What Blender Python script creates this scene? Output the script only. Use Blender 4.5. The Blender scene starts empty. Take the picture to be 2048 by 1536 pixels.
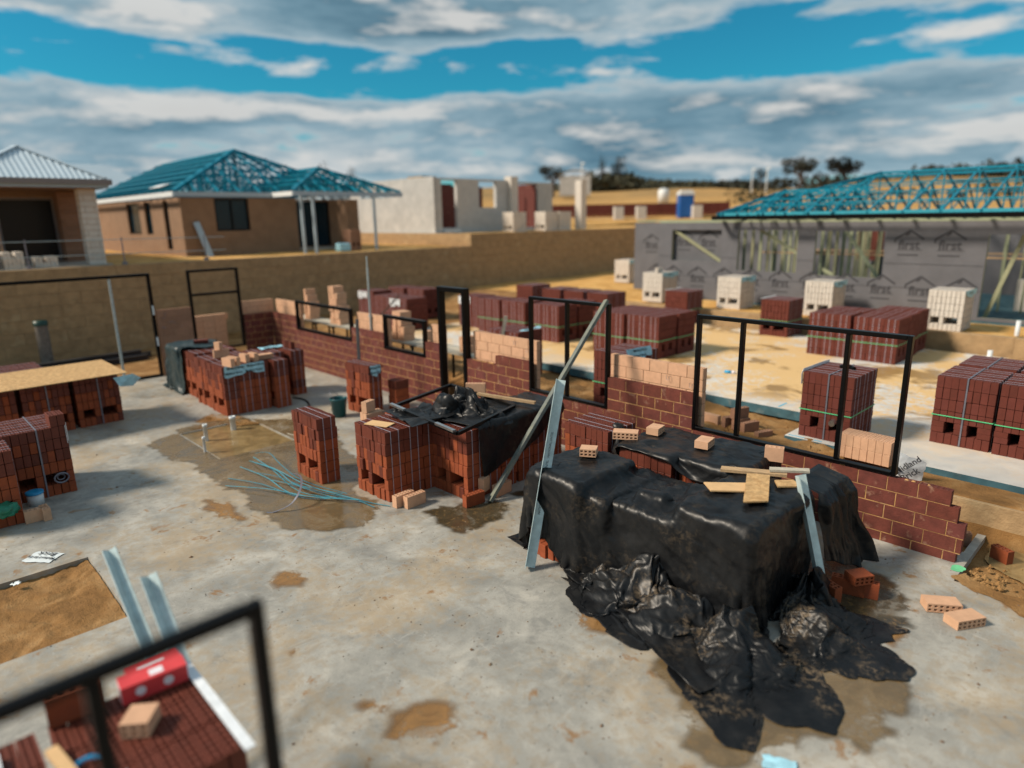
import bpy, bmesh, math, random
import numpy as np
from mathutils import Vector, Matrix

random.seed(7)
RNG = np.random.default_rng(11)
PI = math.pi
SC = bpy.context.scene
COL = SC.collection

# ------------------------------------------------------------------ camera
CAM = Vector((3.126, -8.0056, 3.7255))
RIGHT = Vector((0.69596115, 0.71789098, -0.01645064))
DOWN = Vector((0.16225828, -0.17953582, -0.97027787))
FWD = Vector((-0.69950721, 0.67260644, -0.24143371))
cd = bpy.data.cameras.new('camera')
cam = bpy.data.objects.new('camera', cd)
COL.objects.link(cam)
R3 = Matrix((RIGHT, -DOWN, -FWD)).transposed()
cam.matrix_world = Matrix.Translation(CAM) @ R3.to_4x4()
cd.sensor_fit = 'HORIZONTAL'
cd.sensor_width = 36.0
cd.lens = 36.0 * 1338.62 / 2048.0
cd.clip_start = 0.05
cd.clip_end = 9000
cd.dof.use_dof = True
cd.dof.focus_distance = 7.8
cd.dof.aperture_fstop = 0.37
SC.camera = cam

# ------------------------------------------------------------------ light
SUN_EL = math.radians(40)
SUN_AZ = Vector((-0.56, -0.83, 0)).normalized()
SV = Vector((SUN_AZ.x * math.cos(SUN_EL), SUN_AZ.y * math.cos(SUN_EL), math.sin(SUN_EL)))
sl = bpy.data.lights.new('sun', 'SUN')
sl.energy = 5.0
sl.angle = math.radians(11)
sl.color = (1.0, 0.87, 0.71)
so = bpy.data.objects.new('sun', sl)
COL.objects.link(so)
so.rotation_euler = (-SV).to_track_quat('-Z', 'Y').to_euler()
so.location = (0, 0, 30)

SC.view_settings.view_transform = 'Standard'
SC.view_settings.look = 'None'
SC.view_settings.gamma = 1.0
SC.view_settings.exposure = -0.02
SC.view_settings.use_curve_mapping = False

world = bpy.data.worlds.new('World')
SC.world = world
world.use_nodes = True


class NT:
    """small node-tree helper"""
    def __init__(s, tree):
        s.t = tree
        s.t.nodes.clear()

    def n(s, typ, ins=None, **kw):
        nd = s.t.nodes.new(typ)
        for k, v in kw.items():
            setattr(nd, k, v)
        for k, v in (ins or {}).items():
            s.set(nd, k, v)
        return nd

    def set(s, nd, k, v):
        sock = nd.inputs[k]
        if isinstance(v, bpy.types.NodeSocket):
            s.t.links.new(v, sock)
        else:
            sock.default_value = v

    def math(s, op, a, b=None, clamp=False):
        nd = s.n('ShaderNodeMath', {0: a}, operation=op, use_clamp=clamp)
        if b is not None:
            s.set(nd, 1, b)
        return nd.outputs[0]

    def vmath(s, op, a, b=None, sc=None):
        nd = s.n('ShaderNodeVectorMath', {0: a}, operation=op)
        if b is not None:
            s.set(nd, 1, b)
        if sc is not None:
            s.set(nd, 'Scale', sc)
        return nd.outputs[0]

    def noise(s, vec, scale, detail=4, rough=.55, dist=0.0):
        nd = s.n('ShaderNodeTexNoise', {'Scale': scale, 'Detail': detail, 'Roughness': rough, 'Distortion': dist})
        if vec is not None:
            s.set(nd, 'Vector', vec)
        return nd.outputs[0]

    def ramp(s, fac, stops, interp='LINEAR'):
        nd = s.n('ShaderNodeValToRGB', {0: fac})
        cr = nd.color_ramp
        cr.interpolation = interp
        while len(cr.elements) < len(stops):
            cr.elements.new(0.5)
        for e, (p, c) in zip(cr.elements, stops):
            e.position = p
            e.color = (*c, 1) if len(c) == 3 else c
        return nd.outputs[0]

    def step(s, fac, lo, hi):
        return s.n('ShaderNodeMapRange', {0: fac, 1: lo, 2: hi, 3: 0.0, 4: 1.0}, clamp=True).outputs[0]

    def mix(s, fac, a, b, blend='MIX'):
        nd = s.n('ShaderNodeMix', data_type='RGBA', blend_type=blend)
        s.set(nd, 0, fac)
        for k, v in ((6, a), (7, b)):
            if isinstance(v, tuple):
                v = (*v, 1) if len(v) == 3 else v
            s.set(nd, k, v)
        return nd.outputs[2]


def build_world():
    w = NT(world.node_tree)
    out = w.n('ShaderNodeOutputWorld')
    bg = w.n('ShaderNodeBackground', {'Strength': 0.74})
    w.t.links.new(bg.outputs[0], out.inputs[0])
    sky = w.n('ShaderNodeTexSky', sky_type='NISHITA', sun_disc=False, sun_elevation=SUN_EL,
              sun_rotation=math.atan2(SUN_AZ.x, SUN_AZ.y), altitude=50, air_density=1.0,
              dust_density=0.4, ozone_density=2.0)
    skyc = w.vmath('SCALE', sky.outputs[0], sc=0.085)
    skyc = w.mix(1.0, skyc, (0.20, 1.30, 1.42), 'MULTIPLY')
    tc = w.n('ShaderNodeTexCoord')
    d = w.vmath('NORMALIZE', tc.outputs['Generated'])
    sx = w.n('ShaderNodeSeparateXYZ', {0: d})
    q = w.vmath('MULTIPLY', d, (4.4, 4.4, 19.0))
    q = w.vmath('ADD', q, (2.3, 7.1, 1.6))
    n1 = w.noise(q, 1.0, 9, .57, .12)
    n2 = w.noise(q, .34, 3, .5)
    ru = w.noise(w.vmath('ADD', q, (0, 0, .42)), 1.0, 9, .57, .12)     # the same field a little higher up
    zz = sx.outputs[2]
    band = w.ramp(w.math('MULTIPLY', zz, 2.0), [(0.0, (.5,) * 3), (.12, (.59,) * 3), (.30, (.59,) * 3), (.36, (.27,) * 3), (.425, (.29,) * 3), (.475, (.60,) * 3), (.75, (.5,) * 3)])
    band = w.math('MULTIPLY', w.math('SUBTRACT', band, .5), .62)
    den = w.math('ADD', w.math('ADD', w.math('MULTIPLY', n1, .70), w.math('MULTIPLY', n2, .40)), band)
    cover = w.step(den, .480, .540)
    thick = w.step(den, .525, .73)
    ccol = w.ramp(thick, [(0.0, (.60, .71, .76)), (.25, (.38, .55, .65)), (.65, (.22, .39, .50)), (1.0, (.13, .27, .37))])
    top = w.step(w.math('SUBTRACT', n1, ru), .0, .13)
    ccol = w.mix(w.math('MULTIPLY', top, .80), ccol, (1.0, .98, .94))
    # small bright puffs standing on the horizon
    pf = w.noise(w.vmath('MULTIPLY', d, (9, 9, 20)), 1.0, 6, .5)
    pfm = w.math('MULTIPLY', w.step(pf, .56, .63), w.step(zz, .115, .05))
    col = w.mix(cover, skyc, ccol)
    col = w.mix(w.math('MULTIPLY', pfm, .8), col, (1.0, .98, .95))
    haze = w.math('POWER', w.step(zz, .10, -.01), 2.0)
    col = w.mix(w.math('MULTIPLY', haze, .5), col, (.30, .60, .72))
    w.t.links.new(col, bg.inputs[0])


build_world()

# ------------------------------------------------------------------ materials
MATS = {}


def M(name, base, rough=.8, var=.0, hue=None, nz=.12, nscale=9.0, bump=0.0, bscale=60.0, metal=0.0,
      spec=.4, c2=None, c2s=3.0, c2r=(.52, .62), c2a=.7, world_co=False, emit=None, coat=0.0, stretch=None):
    m = bpy.data.materials.new(name)
    m.use_nodes = True
    t = NT(m.node_tree)
    out = t.n('ShaderNodeOutputMaterial')
    b = t.n('ShaderNodeBsdfPrincipled', {'Roughness': rough, 'Metallic': metal, 'Specular IOR Level': spec,
                                         'Coat Weight': coat})
    t.t.links.new(b.outputs[0], out.inputs[0])
    oi = t.n('ShaderNodeObjectInfo')
    if world_co:
        co = t.n('ShaderNodeNewGeometry').outputs['Position']
    else:
        co = t.n('ShaderNodeTexCoord').outputs['Object']
        off = t.vmath('SCALE', (13.1, 7.7, 5.3), sc=oi.outputs['Random'])
        co = t.vmath('ADD', co, off)
    if stretch:
        co = t.vmath('MULTIPLY', co, stretch)
    col = t.n('ShaderNodeRGB').outputs[0]
    col.default_value = (*base, 1)
    if hue:
        col = t.mix(oi.outputs['Random'], base, hue)
    n = t.noise(co, nscale, 6, .6)
    k = t.n('ShaderNodeMapRange', {0: n, 1: .3, 2: .7, 3: 1 - nz, 4: 1 + nz}).outputs[0]
    if var:
        k = t.math('MULTIPLY', k, t.n('ShaderNodeMapRange', {0: oi.outputs['Random'], 3: 1 - var, 4: 1 + var}).outputs[0])
    col = t.vmath('SCALE', col, sc=k)
    if c2:
        f = t.math('MULTIPLY', t.step(t.noise(co, c2s, 6, .6), *c2r), c2a)
        col = t.mix(f, col, c2)
    t.set(b, 'Base Color', col)
    if bump:
        bn = t.n('ShaderNodeBump', {'Strength': bump, 'Distance': .02, 'Height': t.noise(co, bscale, 5, .6)})
        t.t.links.new(bn.outputs[0], b.inputs['Normal'])
    if emit:
        t.set(b, 'Emission Color', (*emit, 1))
        t.set(b, 'Emission Strength', 1.0)
    MATS[name] = m
    return m


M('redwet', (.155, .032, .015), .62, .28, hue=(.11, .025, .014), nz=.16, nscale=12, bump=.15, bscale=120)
M('darksteel', (.035, .037, .042), .5, nz=.2)
M('red', (.32, .072, .021), .82, .26, hue=(.22, .050, .018), nz=.16, nscale=14, bump=.15, bscale=120, c2=(.19, .046, .022), c2s=4, c2r=(.5, .7), c2a=.55)
M('wallred', (.165, .040, .024), .85, .30, hue=(.095, .025, .021), nz=.28, nscale=9, bump=.3, bscale=60, c2=(.40, .24, .16), c2s=7, c2r=(.60, .72), c2a=.55)
M('maroon', (.145, .031, .018), .85, .26, hue=(.10, .023, .016), nz=.12, nscale=9, bump=.1, bscale=90)
M('tan', (.62, .37, .23), .85, .10, hue=(.55, .32, .20), nz=.10, nscale=12, bump=.12, bscale=100, c2=(.46, .27, .16), c2s=7, c2r=(.55, .7), c2a=.4)
M('mortartan', (.34, .20, .12), .95, nz=.2)
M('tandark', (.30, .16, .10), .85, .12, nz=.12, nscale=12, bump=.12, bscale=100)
M('cream', (.64, .58, .51), .85, .08, hue=(.58, .53, .47), nz=.08, nscale=8, bump=.1)
M('hole', (.03, .012, .01), .9)
M('mortar', (.42, .235, .09), .95, nz=.45, nscale=7, bump=.4, bscale=120, c2=(.46, .28, .14), c2s=10)
M('black', (.003, .003, .0034), .33, spec=.16, nz=.3, nscale=20, c2=(.03, .026, .022), c2s=9, c2r=(.68, .80), c2a=.3)
M('steel', (.52, .64, .65), .45, metal=.12, nz=.18, nscale=10, c2=(.36, .46, .48), c2s=7, c2r=(.5, .7))
M('galv', (.42, .50, .52), .45, metal=.55, nz=.2, nscale=15)
M('bluesteel', (.0, .20, .30), .42, .12, metal=.15, nz=.1)
M('bluesteel_light', (.05, .36, .46), .35, metal=.2, nz=.1)
M('strapw', (.36, .34, .40), .5)
M('strapg', (.10, .55, .25), .45)
M('strapd', (.20, .20, .24), .45, metal=.4)
M('strapc', (.03, .19, .27), .45, .35, hue=(.07, .28, .35))
M('bluesheet', (.34, .62, .74), .4, nz=.25, nscale=9, bump=.3, bscale=14)
M('whitesheet', (.72, .76, .80), .4, nz=.15, nscale=9, bump=.5, bscale=12)
M('ink', (.012, .014, .02), .6)
M('inkgrey', (.045, .045, .052), .8)
M('timber', (.40, .27, .15), .8, .15, nz=.25, nscale=6, stretch=(1, 8, 8), bump=.2)
M('pine', (.33, .32, .19), .75, .2, hue=(.25, .28, .185), nz=.12)
M('osb', (.52, .33, .15), .7, nz=.3, nscale=16, c2=(.38, .21, .08), c2s=22, c2r=(.5, .6), c2a=.7, bump=.2)
M('plank', (.46, .42, .34), .85, nz=.2, nscale=8, stretch=(.3, 3, 3), bump=.3)
M('greentimber', (.145, .16, .145), .8, nz=.25, nscale=10, c2=(.19, .20, .15), c2s=4)
M('limestone', (.38, .25, .13), .92, .06, hue=(.35, .23, .118), nz=.22, nscale=4, bump=.6, bscale=22, c2=(.50, .38, .22), c2s=2.2, c2r=(.58, .72), c2a=.5)
M('brownbrick', (.27, .165, .10), .88, .07, hue=(.24, .145, .088), nz=.12, nscale=3, c2=(.22, .12, .065), c2s=1.3, c2r=(.52, .68), c2a=.5)
M('greyblock', (.46, .45, .43), .9, .05, nz=.10, nscale=2.5, bump=.15, bscale=12, c2=(.54, .52, .49), c2s=1.0)
M('whitepaint', (.68, .70, .70), .5, nz=.05)
M('bluegrey', (.36, .45, .52), .45, nz=.05)
M('gutterbrown', (.20, .175, .17), .45, nz=.05)
M('darkglass', (.004, .006, .008), .25, spec=.25)
M('teal_glass', (.004, .022, .035), .2, spec=.35)
M('metalroof', (.50, .60, .67), .4, metal=.1, nz=.06, nscale=2)
M('wrap', (.125, .125, .138), .55, nz=.14, nscale=1.6, bump=.5, bscale=2.6)
M('pipe', (.62, .65, .66), .4, nz=.08)
M('oldpipe', (.16, .14, .12), .8, nz=.4, nscale=18)
M('greenlid', (.01, .045, .035), .4)
M('bucket', (.012, .075, .085), .35, nz=.1)
M('bluelid', (.02, .28, .55), .35)
M('greenbag', (.02, .20, .12), .3, nz=.3, nscale=18, bump=.8, bscale=14)
M('paper', (.66, .72, .74), .6, nz=.08)
M('boxred', (.62, .055, .06), .45, nz=.1)
M('boxwhite', (.75, .72, .76), .45)
M('canblue', (.02, .33, .62), .35)
M('crumb', (.14, .085, .05), .9, nz=.5, nscale=3, world_co=True, c2=(.30, .22, .14), c2s=2)
M('kraft', (.62, .40, .20), .8, nz=.1)
M('toiletblue', (.01, .10, .35), .4)
M('bark', (.07, .05, .04), .9, nz=.3, bump=.4)
M('leaf', (.035, .040, .020), .85, .3, hue=(.055, .050, .028))
M('leafdark', (.020, .022, .016), .9, .3, hue=(.03, .03, .02))
M('asphaltblue', (.22, .27, .31), .8, world_co=True, nz=.1)
M('alu', (.55, .55, .55), .25, metal=.9, nz=.1, stretch=(1, 12, 1))
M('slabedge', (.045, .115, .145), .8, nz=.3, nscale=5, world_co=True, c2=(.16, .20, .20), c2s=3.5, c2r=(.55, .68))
M('bluepaint', (.03, .36, .55), .7, nz=.2)
M('greenpaint', (.15, .55, .28), .8, nz=.2)
M('conc_edge', (.36, .34, .30), .9, nz=.2, nscale=8, world_co=True)


def mat_tarp(name, base, dirt=.5, dirtcol=(.22, .16, .10), rough=.40):
    m = bpy.data.materials.new(name)
    m.use_nodes = True
    t = NT(m.node_tree)
    out = t.n('ShaderNodeOutputMaterial')
    b = t.n('ShaderNodeBsdfPrincipled', {'Specular IOR Level': .30})
    t.t.links.new(b.outputs[0], out.inputs[0])
    co = t.n('ShaderNodeNewGeometry').outputs['Position']
    n1 = t.noise(co, 2.2, 6, .62)
    n2 = t.noise(co, 19, 5, .65, .6)
    f = t.math('MULTIPLY', t.step(n1, .50, .66), t.step(n2, .47, .66))
    f = t.math('MULTIPLY', f, dirt)
    dust = t.math('MULTIPLY', t.step(t.noise(co, 5, 4, .6), .45, .75), .025 * (1 + dirt))
    c = t.mix(dust, base, (.25, .24, .23))
    c = t.mix(f, c, dirtcol)
    t.set(b, 'Base Color', c)
    t.set(b, 'Roughness', t.n('ShaderNodeMapRange', {0: n2, 3: rough - .12, 4: rough + .12}).outputs[0])
    # fine straight creases running in several directions
    h = t.math('MULTIPLY', t.noise(co, 9, 3, .5, .8), .25)
    for k, (rx, rz, sc) in enumerate(((.3, .5, 2.6), (.9, 2.0, 3.7), (1.4, 1.2, 5.3), (.6, 2.8, 8.1))):
        mp = t.n('ShaderNodeMapping', {'Vector': co, 'Rotation': (rx, .4 * k, rz), 'Location': (k * 1.7, k * .6, 0)})
        wv = t.n('ShaderNodeTexWave', {'Vector': mp.outputs[0], 'Scale': sc * .5, 'Distortion': 2.2, 'Detail': 1.0, 'Detail Scale': .7}, wave_type='BANDS', wave_profile='TRI')
        h = t.math('ADD', h, t.math('MULTIPLY', wv.outputs[1], 1.4 / sc))
    bn = t.n('ShaderNodeBump', {'Strength': .10, 'Distance': .05, 'Height': h})
    t.t.links.new(bn.outputs[0], b.inputs['Normal'])
    MATS[name] = m


mat_tarp('tarp', (.0055, .0062, .0075), .22)
mat_tarp('tarpdirty', (.0055, .0062, .0075), .85)
mat_tarp('tarpgreen', (.022, .040, .045), .5, (.30, .32, .32), .4)


def mat_slab(name, kind):
    """concrete floor with orange sand stains, grey scuffs and fine pits; or sand"""
    m = bpy.data.materials.new(name)
    m.use_nodes = True
    t = NT(m.node_tree)
    out = t.n('ShaderNodeOutputMaterial')
    b = t.n('ShaderNodeBsdfPrincipled', {'Specular IOR Level': .35})
    t.t.links.new(b.outputs[0], out.inputs[0])
    co = t.n('ShaderNodeNewGeometry').outputs['Position']
    big = t.noise(co, .55, 5, .6, .4)
    med = t.noise(co, 1.7, 7, .62, .5)
    fin = t.noise(co, 9, 7, .65)
    grit = t.noise(co, 60, 4, .7)
    if kind == 'conc':
        c = t.ramp(med, [(.28, (.215, .212, .195)), (.46, (.295, .288, .26)), (.58, (.365, .352, .315)), (.72, (.48, .455, .40))])
        c = t.mix(t.math('MULTIPLY', t.step(fin, .47, .66), .45), c, (.185, .185, .175))
        mot = t.noise(t.vmath('MULTIPLY', co, (7, 3.2, 1)), 1.0, 9, .72, 1.2)
        c = t.mix(t.math('MULTIPLY', t.step(mot, .53, .66), .5), c, (.43, .42, .385))
        c = t.mix(t.math('MULTIPLY', t.step(grit, .52, .72), .35), c, (.15, .14, .125))
        st = t.math('MULTIPLY', t.step(t.math('ADD', t.math('MULTIPLY', big, .6), t.math('MULTIPLY', fin, .4)), .47, .60), .50)
        c = t.mix(st, c, (.42, .295, .155))
        dk = t.math('MULTIPLY', t.step(t.noise(t.vmath('ADD', co, (9, 4, 0)), 2.4, 8, .72, .8), .55, .68), .40)
        c = t.mix(dk, c, (.115, .12, .12))
        mud = t.math('MULTIPLY', t.step(t.noise(t.vmath('ADD', co, (2, 7, 0)), 3.0, 9, .70, .4), .60, .66), .8)
        c = t.mix(mud, c, (.25, .13, .045))
        spk = t.math('MULTIPLY', t.step(t.noise(t.vmath('ADD', co, (5, 1, 0)), 26, 3, .6, .3), .67, .72), .8)
        c = t.mix(spk, c, (.06, .05, .04))
        # light scrapes
        scr = t.noise(t.vmath('MULTIPLY', co, (3.0, 22, 1)), 1.0, 5, .6, 1.5)
        c = t.mix(t.math('MULTIPLY', t.step(scr, .64, .74), .4), c, (.52, .50, .46))
        rough = t.n('ShaderNodeMapRange', {0: med, 1: .35, 2: .65, 3: .42, 4: .85}).outputs[0]
        bs, bd = .3, .02
        h = t.math('ADD', t.math('MULTIPLY', fin, .5), t.math('MULTIPLY', grit, .25))
    elif kind == 'slab2':
        c = t.ramp(med, [(.30, (.46, .45, .43)), (.6, (.62, .60, .56))])
        st = t.step(t.math('ADD', t.math('MULTIPLY', big, .65), t.math('MULTIPLY', fin, .35)), .43, .50)
        yy = t.n('ShaderNodeSeparateXYZ', {0: co}).outputs[1]
        st = t.math('MULTIPLY', st, t.step(t.math('ADD', yy, t.math('MULTIPLY', med, 3)), 3.6, 5.6))
        c = t.mix(t.math('MULTIPLY', st, .9), c, (.66, .42, .165))
        wet = t.step(t.noise(t.vmath('ADD', co, (5, 3, 0)), .75, 6, .6, .4), .545, .60)
        wet = t.math('MULTIPLY', wet, t.step(yy, 3.2, 4.2))
        c = t.mix(t.math('MULTIPLY', wet, .8), c, (.27, .15, .045))
        rough = t.math('SUBTRACT', .82, t.math('MULTIPLY', wet, .45))
        bs, bd = .25, .02
        h = t.math('ADD', t.math('MULTIPLY', fin, .5), t.math('MULTIPLY', grit, .2))
    else:
        c = t.ramp(med, [(.28, (.40, .20, .048)), (.5, (.60, .335, .10)), (.72, (.72, .46, .18))] if kind != 'wet' else [(.28, (.155, .075, .022)), (.5, (.27, .14, .046)), (.72, (.42, .26, .115))])
        c = t.mix(t.math('MULTIPLY', t.step(fin, .55, .75), .45), c, (.27, .13, .04))
        rough = .95
        bs, bd = .8, .05
        h = t.math('ADD', t.math('MULTIPLY', fin, .8), t.math('MULTIPLY', grit, .35))
        if kind == 'far':
            vg = t.step(t.noise(co, .05, 7, .68), .46, .56)
            sz = t.n('ShaderNodeSeparateXYZ', {0: co})
            vg = t.math('MULTIPLY', vg, t.step(sz.outputs[2], 4.5, 9.0))
            c = t.vmath('SCALE', c, sc=.78)
            c = t.mix(t.math('MULTIPLY', vg, .8), c, (.10, .085, .04))
    t.set(b, 'Base Color', c)
    t.set(b, 'Roughness', rough)
    bn = t.n('ShaderNodeBump', {'Strength': bs, 'Distance': bd, 'Height': h})
    t.t.links.new(bn.outputs[0], b.inputs['Normal'])
    MATS[name] = m


mat_slab('concrete', 'conc')
mat_slab('slab2', 'slab2')
mat_slab('sand', 'sand')
mat_slab('farland', 'far')
mat_slab('wetsand', 'wet')


def mat_puddle(name, base, murk, soft=True):
    """thin muddy water; the attribute 'wet' fades it out towards its edge"""
    m = bpy.data.materials.new(name)
    m.use_nodes = True
    t = NT(m.node_tree)
    out = t.n('ShaderNodeOutputMaterial')
    b = t.n('ShaderNodeBsdfPrincipled', {'Specular IOR Level': .5})
    co = t.n('ShaderNodeNewGeometry').outputs['Position']
    n = t.noise(co, 2.6, 7, .64, .6)
    n2 = t.noise(co, 14, 7, .68)
    c = t.mix(t.step(n, .42, .62), base, tuple(x * 1.7 for x in base))
    c = t.mix(t.math('MULTIPLY', t.step(n2, .53, .66), .6), c, (.23, .135, .05))
    t.set(b, 'Base Color', c)
    if soft:
        wet = t.n('ShaderNodeAttribute', attribute_name='wet').outputs['Fac']
        dry = t.step(t.math('ADD', t.math('MULTIPLY', n, .7), t.math('MULTIPLY', n2, .3)), .52, .60)
        al = t.math('SUBTRACT', t.math('MULTIPLY', t.step(wet, 0.0, .45), .93), t.math('MULTIPLY', dry, t.math('SUBTRACT', .95, t.math('MULTIPLY', wet, .45))), clamp=True)
        t.set(b, 'Alpha', al)
        rg = t.n('ShaderNodeMapRange', {0: n, 1: .42, 2: .56, 3: .05, 4: murk}).outputs[0]
    else:
        rg = t.n('ShaderNodeMapRange', {0: n, 1: .42, 2: .62, 3: .03, 4: murk}).outputs[0]
    t.set(b, 'Roughness', rg)
    bn = t.n('ShaderNodeBump', {'Strength': .08, 'Distance': .02, 'Height': n2})
    t.t.links.new(bn.outputs[0], b.inputs['Normal'])
    t.t.links.new(b.outputs[0], out.inputs[0])
    MATS[name] = m


mat_puddle('puddle', (.135, .095, .050), .40)
mat_puddle('puddledark', (.055, .042, .024), .30)
mat_puddle('mudstain', (.20, .105, .035), .9)
mat_puddle('pitwater', (.18, .125, .058), .08, False)


# ------------------------------------------------------------------ mesh helpers
class MB:
    def __init__(s):
        s.v, s.f = [], []

    def add(s, vs, fs):
        o = len(s.v)
        s.v += [tuple(p) for p in vs]
        s.f += [tuple(i + o for i in f) for f in fs]
        return s

    def box(s, x0, x1, y0, y1, z0, z1):
        return s.add([(x0, y0, z0), (x1, y0, z0), (x1, y1, z0), (x0, y1, z0), (x0, y0, z1), (x1, y0, z1), (x1, y1, z1), (x0, y1, z1)],
                     [(0, 3, 2, 1), (4, 5, 6, 7), (0, 1, 5, 4), (1, 2, 6, 5), (2, 3, 7, 6), (3, 0, 4, 7)])

    def bar(s, p, q, w, h=None, up=(0, 0, 1)):
        h = h or w
        p, q, up = Vector(p), Vector(q), Vector(up)
        d = (q - p).normalized()
        if abs(d.dot(up)) > .98:
            up = Vector((1, 0, 0))
        a = d.cross(up).normalized() * (w / 2)
        b = a.cross(d).normalized() * (h / 2)
        vs = [e + i * a + j * b for e in (p, q) for i, j in ((-1, -1), (1, -1), (1, 1), (-1, 1))]
        return s.add(vs, [(0, 1, 2, 3), (7, 6, 5, 4), (0, 4, 5, 1), (1, 5, 6, 2), (2, 6, 7, 3), (3, 7, 4, 0)])

    def tube(s, pts, r, n=10, cap=True):
        pts = [Vector(p) for p in pts]
        rr = r if isinstance(r, (list, tuple)) else [r] * len(pts)
        rings = []
        up = Vector((0, 0, 1))
        for i, p in enumerate(pts):
            d = (pts[min(i + 1, len(pts) - 1)] - pts[max(i - 1, 0)]).normalized()
            u = Vector((1, 0, 0)) if abs(d.z) > .95 else up
            a = d.cross(u).normalized()
            b = a.cross(d).normalized()
            rings.append([p + (math.cos(2 * PI * k / n) * a + math.sin(2 * PI * k / n) * b) * rr[i] for k in range(n)])
        vs = [v for r_ in rings for v in r_]
        fs = [(i * n + k, i * n + (k + 1) % n, (i + 1) * n + (k + 1) % n, (i + 1) * n + k) for i in range(len(pts) - 1) for k in range(n)]
        if cap:
            fs += [tuple(range(n - 1, -1, -1)), tuple(range((len(pts) - 1) * n, len(pts) * n))]
        return s.add(vs, fs)

    def prism(s, poly, z0, z1):
        n = len(poly)
        vs = [(x, y, z0) for x, y in poly] + [(x, y, z1) for x, y in poly]
        fs = [tuple(range(n - 1, -1, -1)), tuple(range(n, 2 * n))] + [(i, (i + 1) % n, n + (i + 1) % n, n + i) for i in range(n)]
        return s.add(vs, fs)

    def ribbon(s, pts, w, up=(0, 0, 1), th=.0015):
        pts = [Vector(p) for p in pts]
        vs, fs = [], []
        for i, p in enumerate(pts):
            d = (pts[min(i + 1, len(pts) - 1)] - pts[max(i - 1, 0)]).normalized()
            a = d.cross(Vector(up)).normalized() * (w / 2)
            b = a.cross(d).normalized() * th
            vs += [p - a - b, p + a - b, p + a + b, p - a + b]
        for i in range(len(pts) - 1):
            o = i * 4
            fs += [(o + k, o + (k + 1) % 4, o + 4 + (k + 1) % 4, o + 4 + k) for k in range(4)]
        fs += [(0, 1, 2, 3), tuple(len(vs) - 4 + k for k in (3, 2, 1, 0))]
        return s.add(vs, fs)

    def mesh(s, name, mat, smooth=False):
        me = bpy.data.meshes.new(name)
        me.from_pydata(s.v, [], s.f)
        if mat:
            me.materials.append(MATS[mat])
        if smooth:
            me.polygons.foreach_set('use_smooth', [True] * len(me.polygons))
        me.update()
        return me

    def build(s, name, mat, parent=None, smooth=False, world=True):
        return link(name, s.mesh(name, mat, smooth), parent, world)


def link(name, me, parent=None, world=False, loc=None, rot=None):
    o = bpy.data.objects.new(name, me)
    COL.objects.link(o)
    if parent:
        o.parent = parent
        if world:
            o.matrix_parent_inverse = PM(parent).inverted()
    if loc is not None:
        o.location = loc
    if rot is not None:
        o.rotation_euler = rot
    return o


def PM(o):
    m = Matrix.LocRotScale(o.location, o.rotation_euler, o.scale)
    if o.parent:
        m = PM(o.parent) @ o.matrix_parent_inverse @ m
    return m


def tag(o, label, cat, group=None):
    o['label'] = label
    o['category'] = cat
    if group:
        o['group'] = group
    return o


def struct(o):
    o['kind'] = 'structure'
    return o


def stuff(o):
    o['kind'] = 'stuff'
    return o


def thing(name, label, cat, loc=(0, 0, 0), rotz=0.0, group=None):
    o = bpy.data.objects.new(name, None)
    COL.objects.link(o)
    o.empty_display_size = .2
    o.location = loc
    o.rotation_euler = (0, 0, rotz)
    return tag(o, label, cat, group)


_TXT = {}


def text_mesh(s, size, mat, fat=0.0, align='CENTER'):
    key = (s, round(size, 4), mat, fat)
    if key in _TXT:
        return _TXT[key]
    cu = bpy.data.curves.new('lettering', 'FONT')
    cu.body = s
    cu.size = size
    cu.align_x = align
    cu.align_y = 'CENTER'
    cu.offset = fat
    cu.resolution_u = 2
    o = bpy.data.objects.new('lettering', cu)
    COL.objects.link(o)
    dg = bpy.context.evaluated_depsgraph_get()
    me = bpy.data.meshes.new_from_object(o.evaluated_get(dg))
    me.materials.clear()
    me.materials.append(MATS[mat])
    bpy.data.objects.remove(o)
    bpy.data.curves.remove(cu)
    _TXT[key] = me
    return me

T_BRICK = text_mesh('Midland Brick', .062, 'ink', .0012)
T_BRICKL = text_mesh('Midland Brick', .10, 'ink', .0015)
T_MID = text_mesh('Midland', .11, 'ink', .0015)
T_BRK = text_mesh('Brick', .11, 'ink', .0015)
T_FIRST = text_mesh('first', .34, 'inkgrey', .008)
T_LINT = text_mesh('NATIONAL LINTEL   NATIONAL LINTEL   NATIONAL LINTEL', .034, 'inkgrey', .0004)
T_NGS = text_mesh('NGS', .07, 'paper', .001)

# ------------------------------------------------------------------ bricks
BL, BW, BH = .305, .090, .162
_BM = {}


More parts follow.
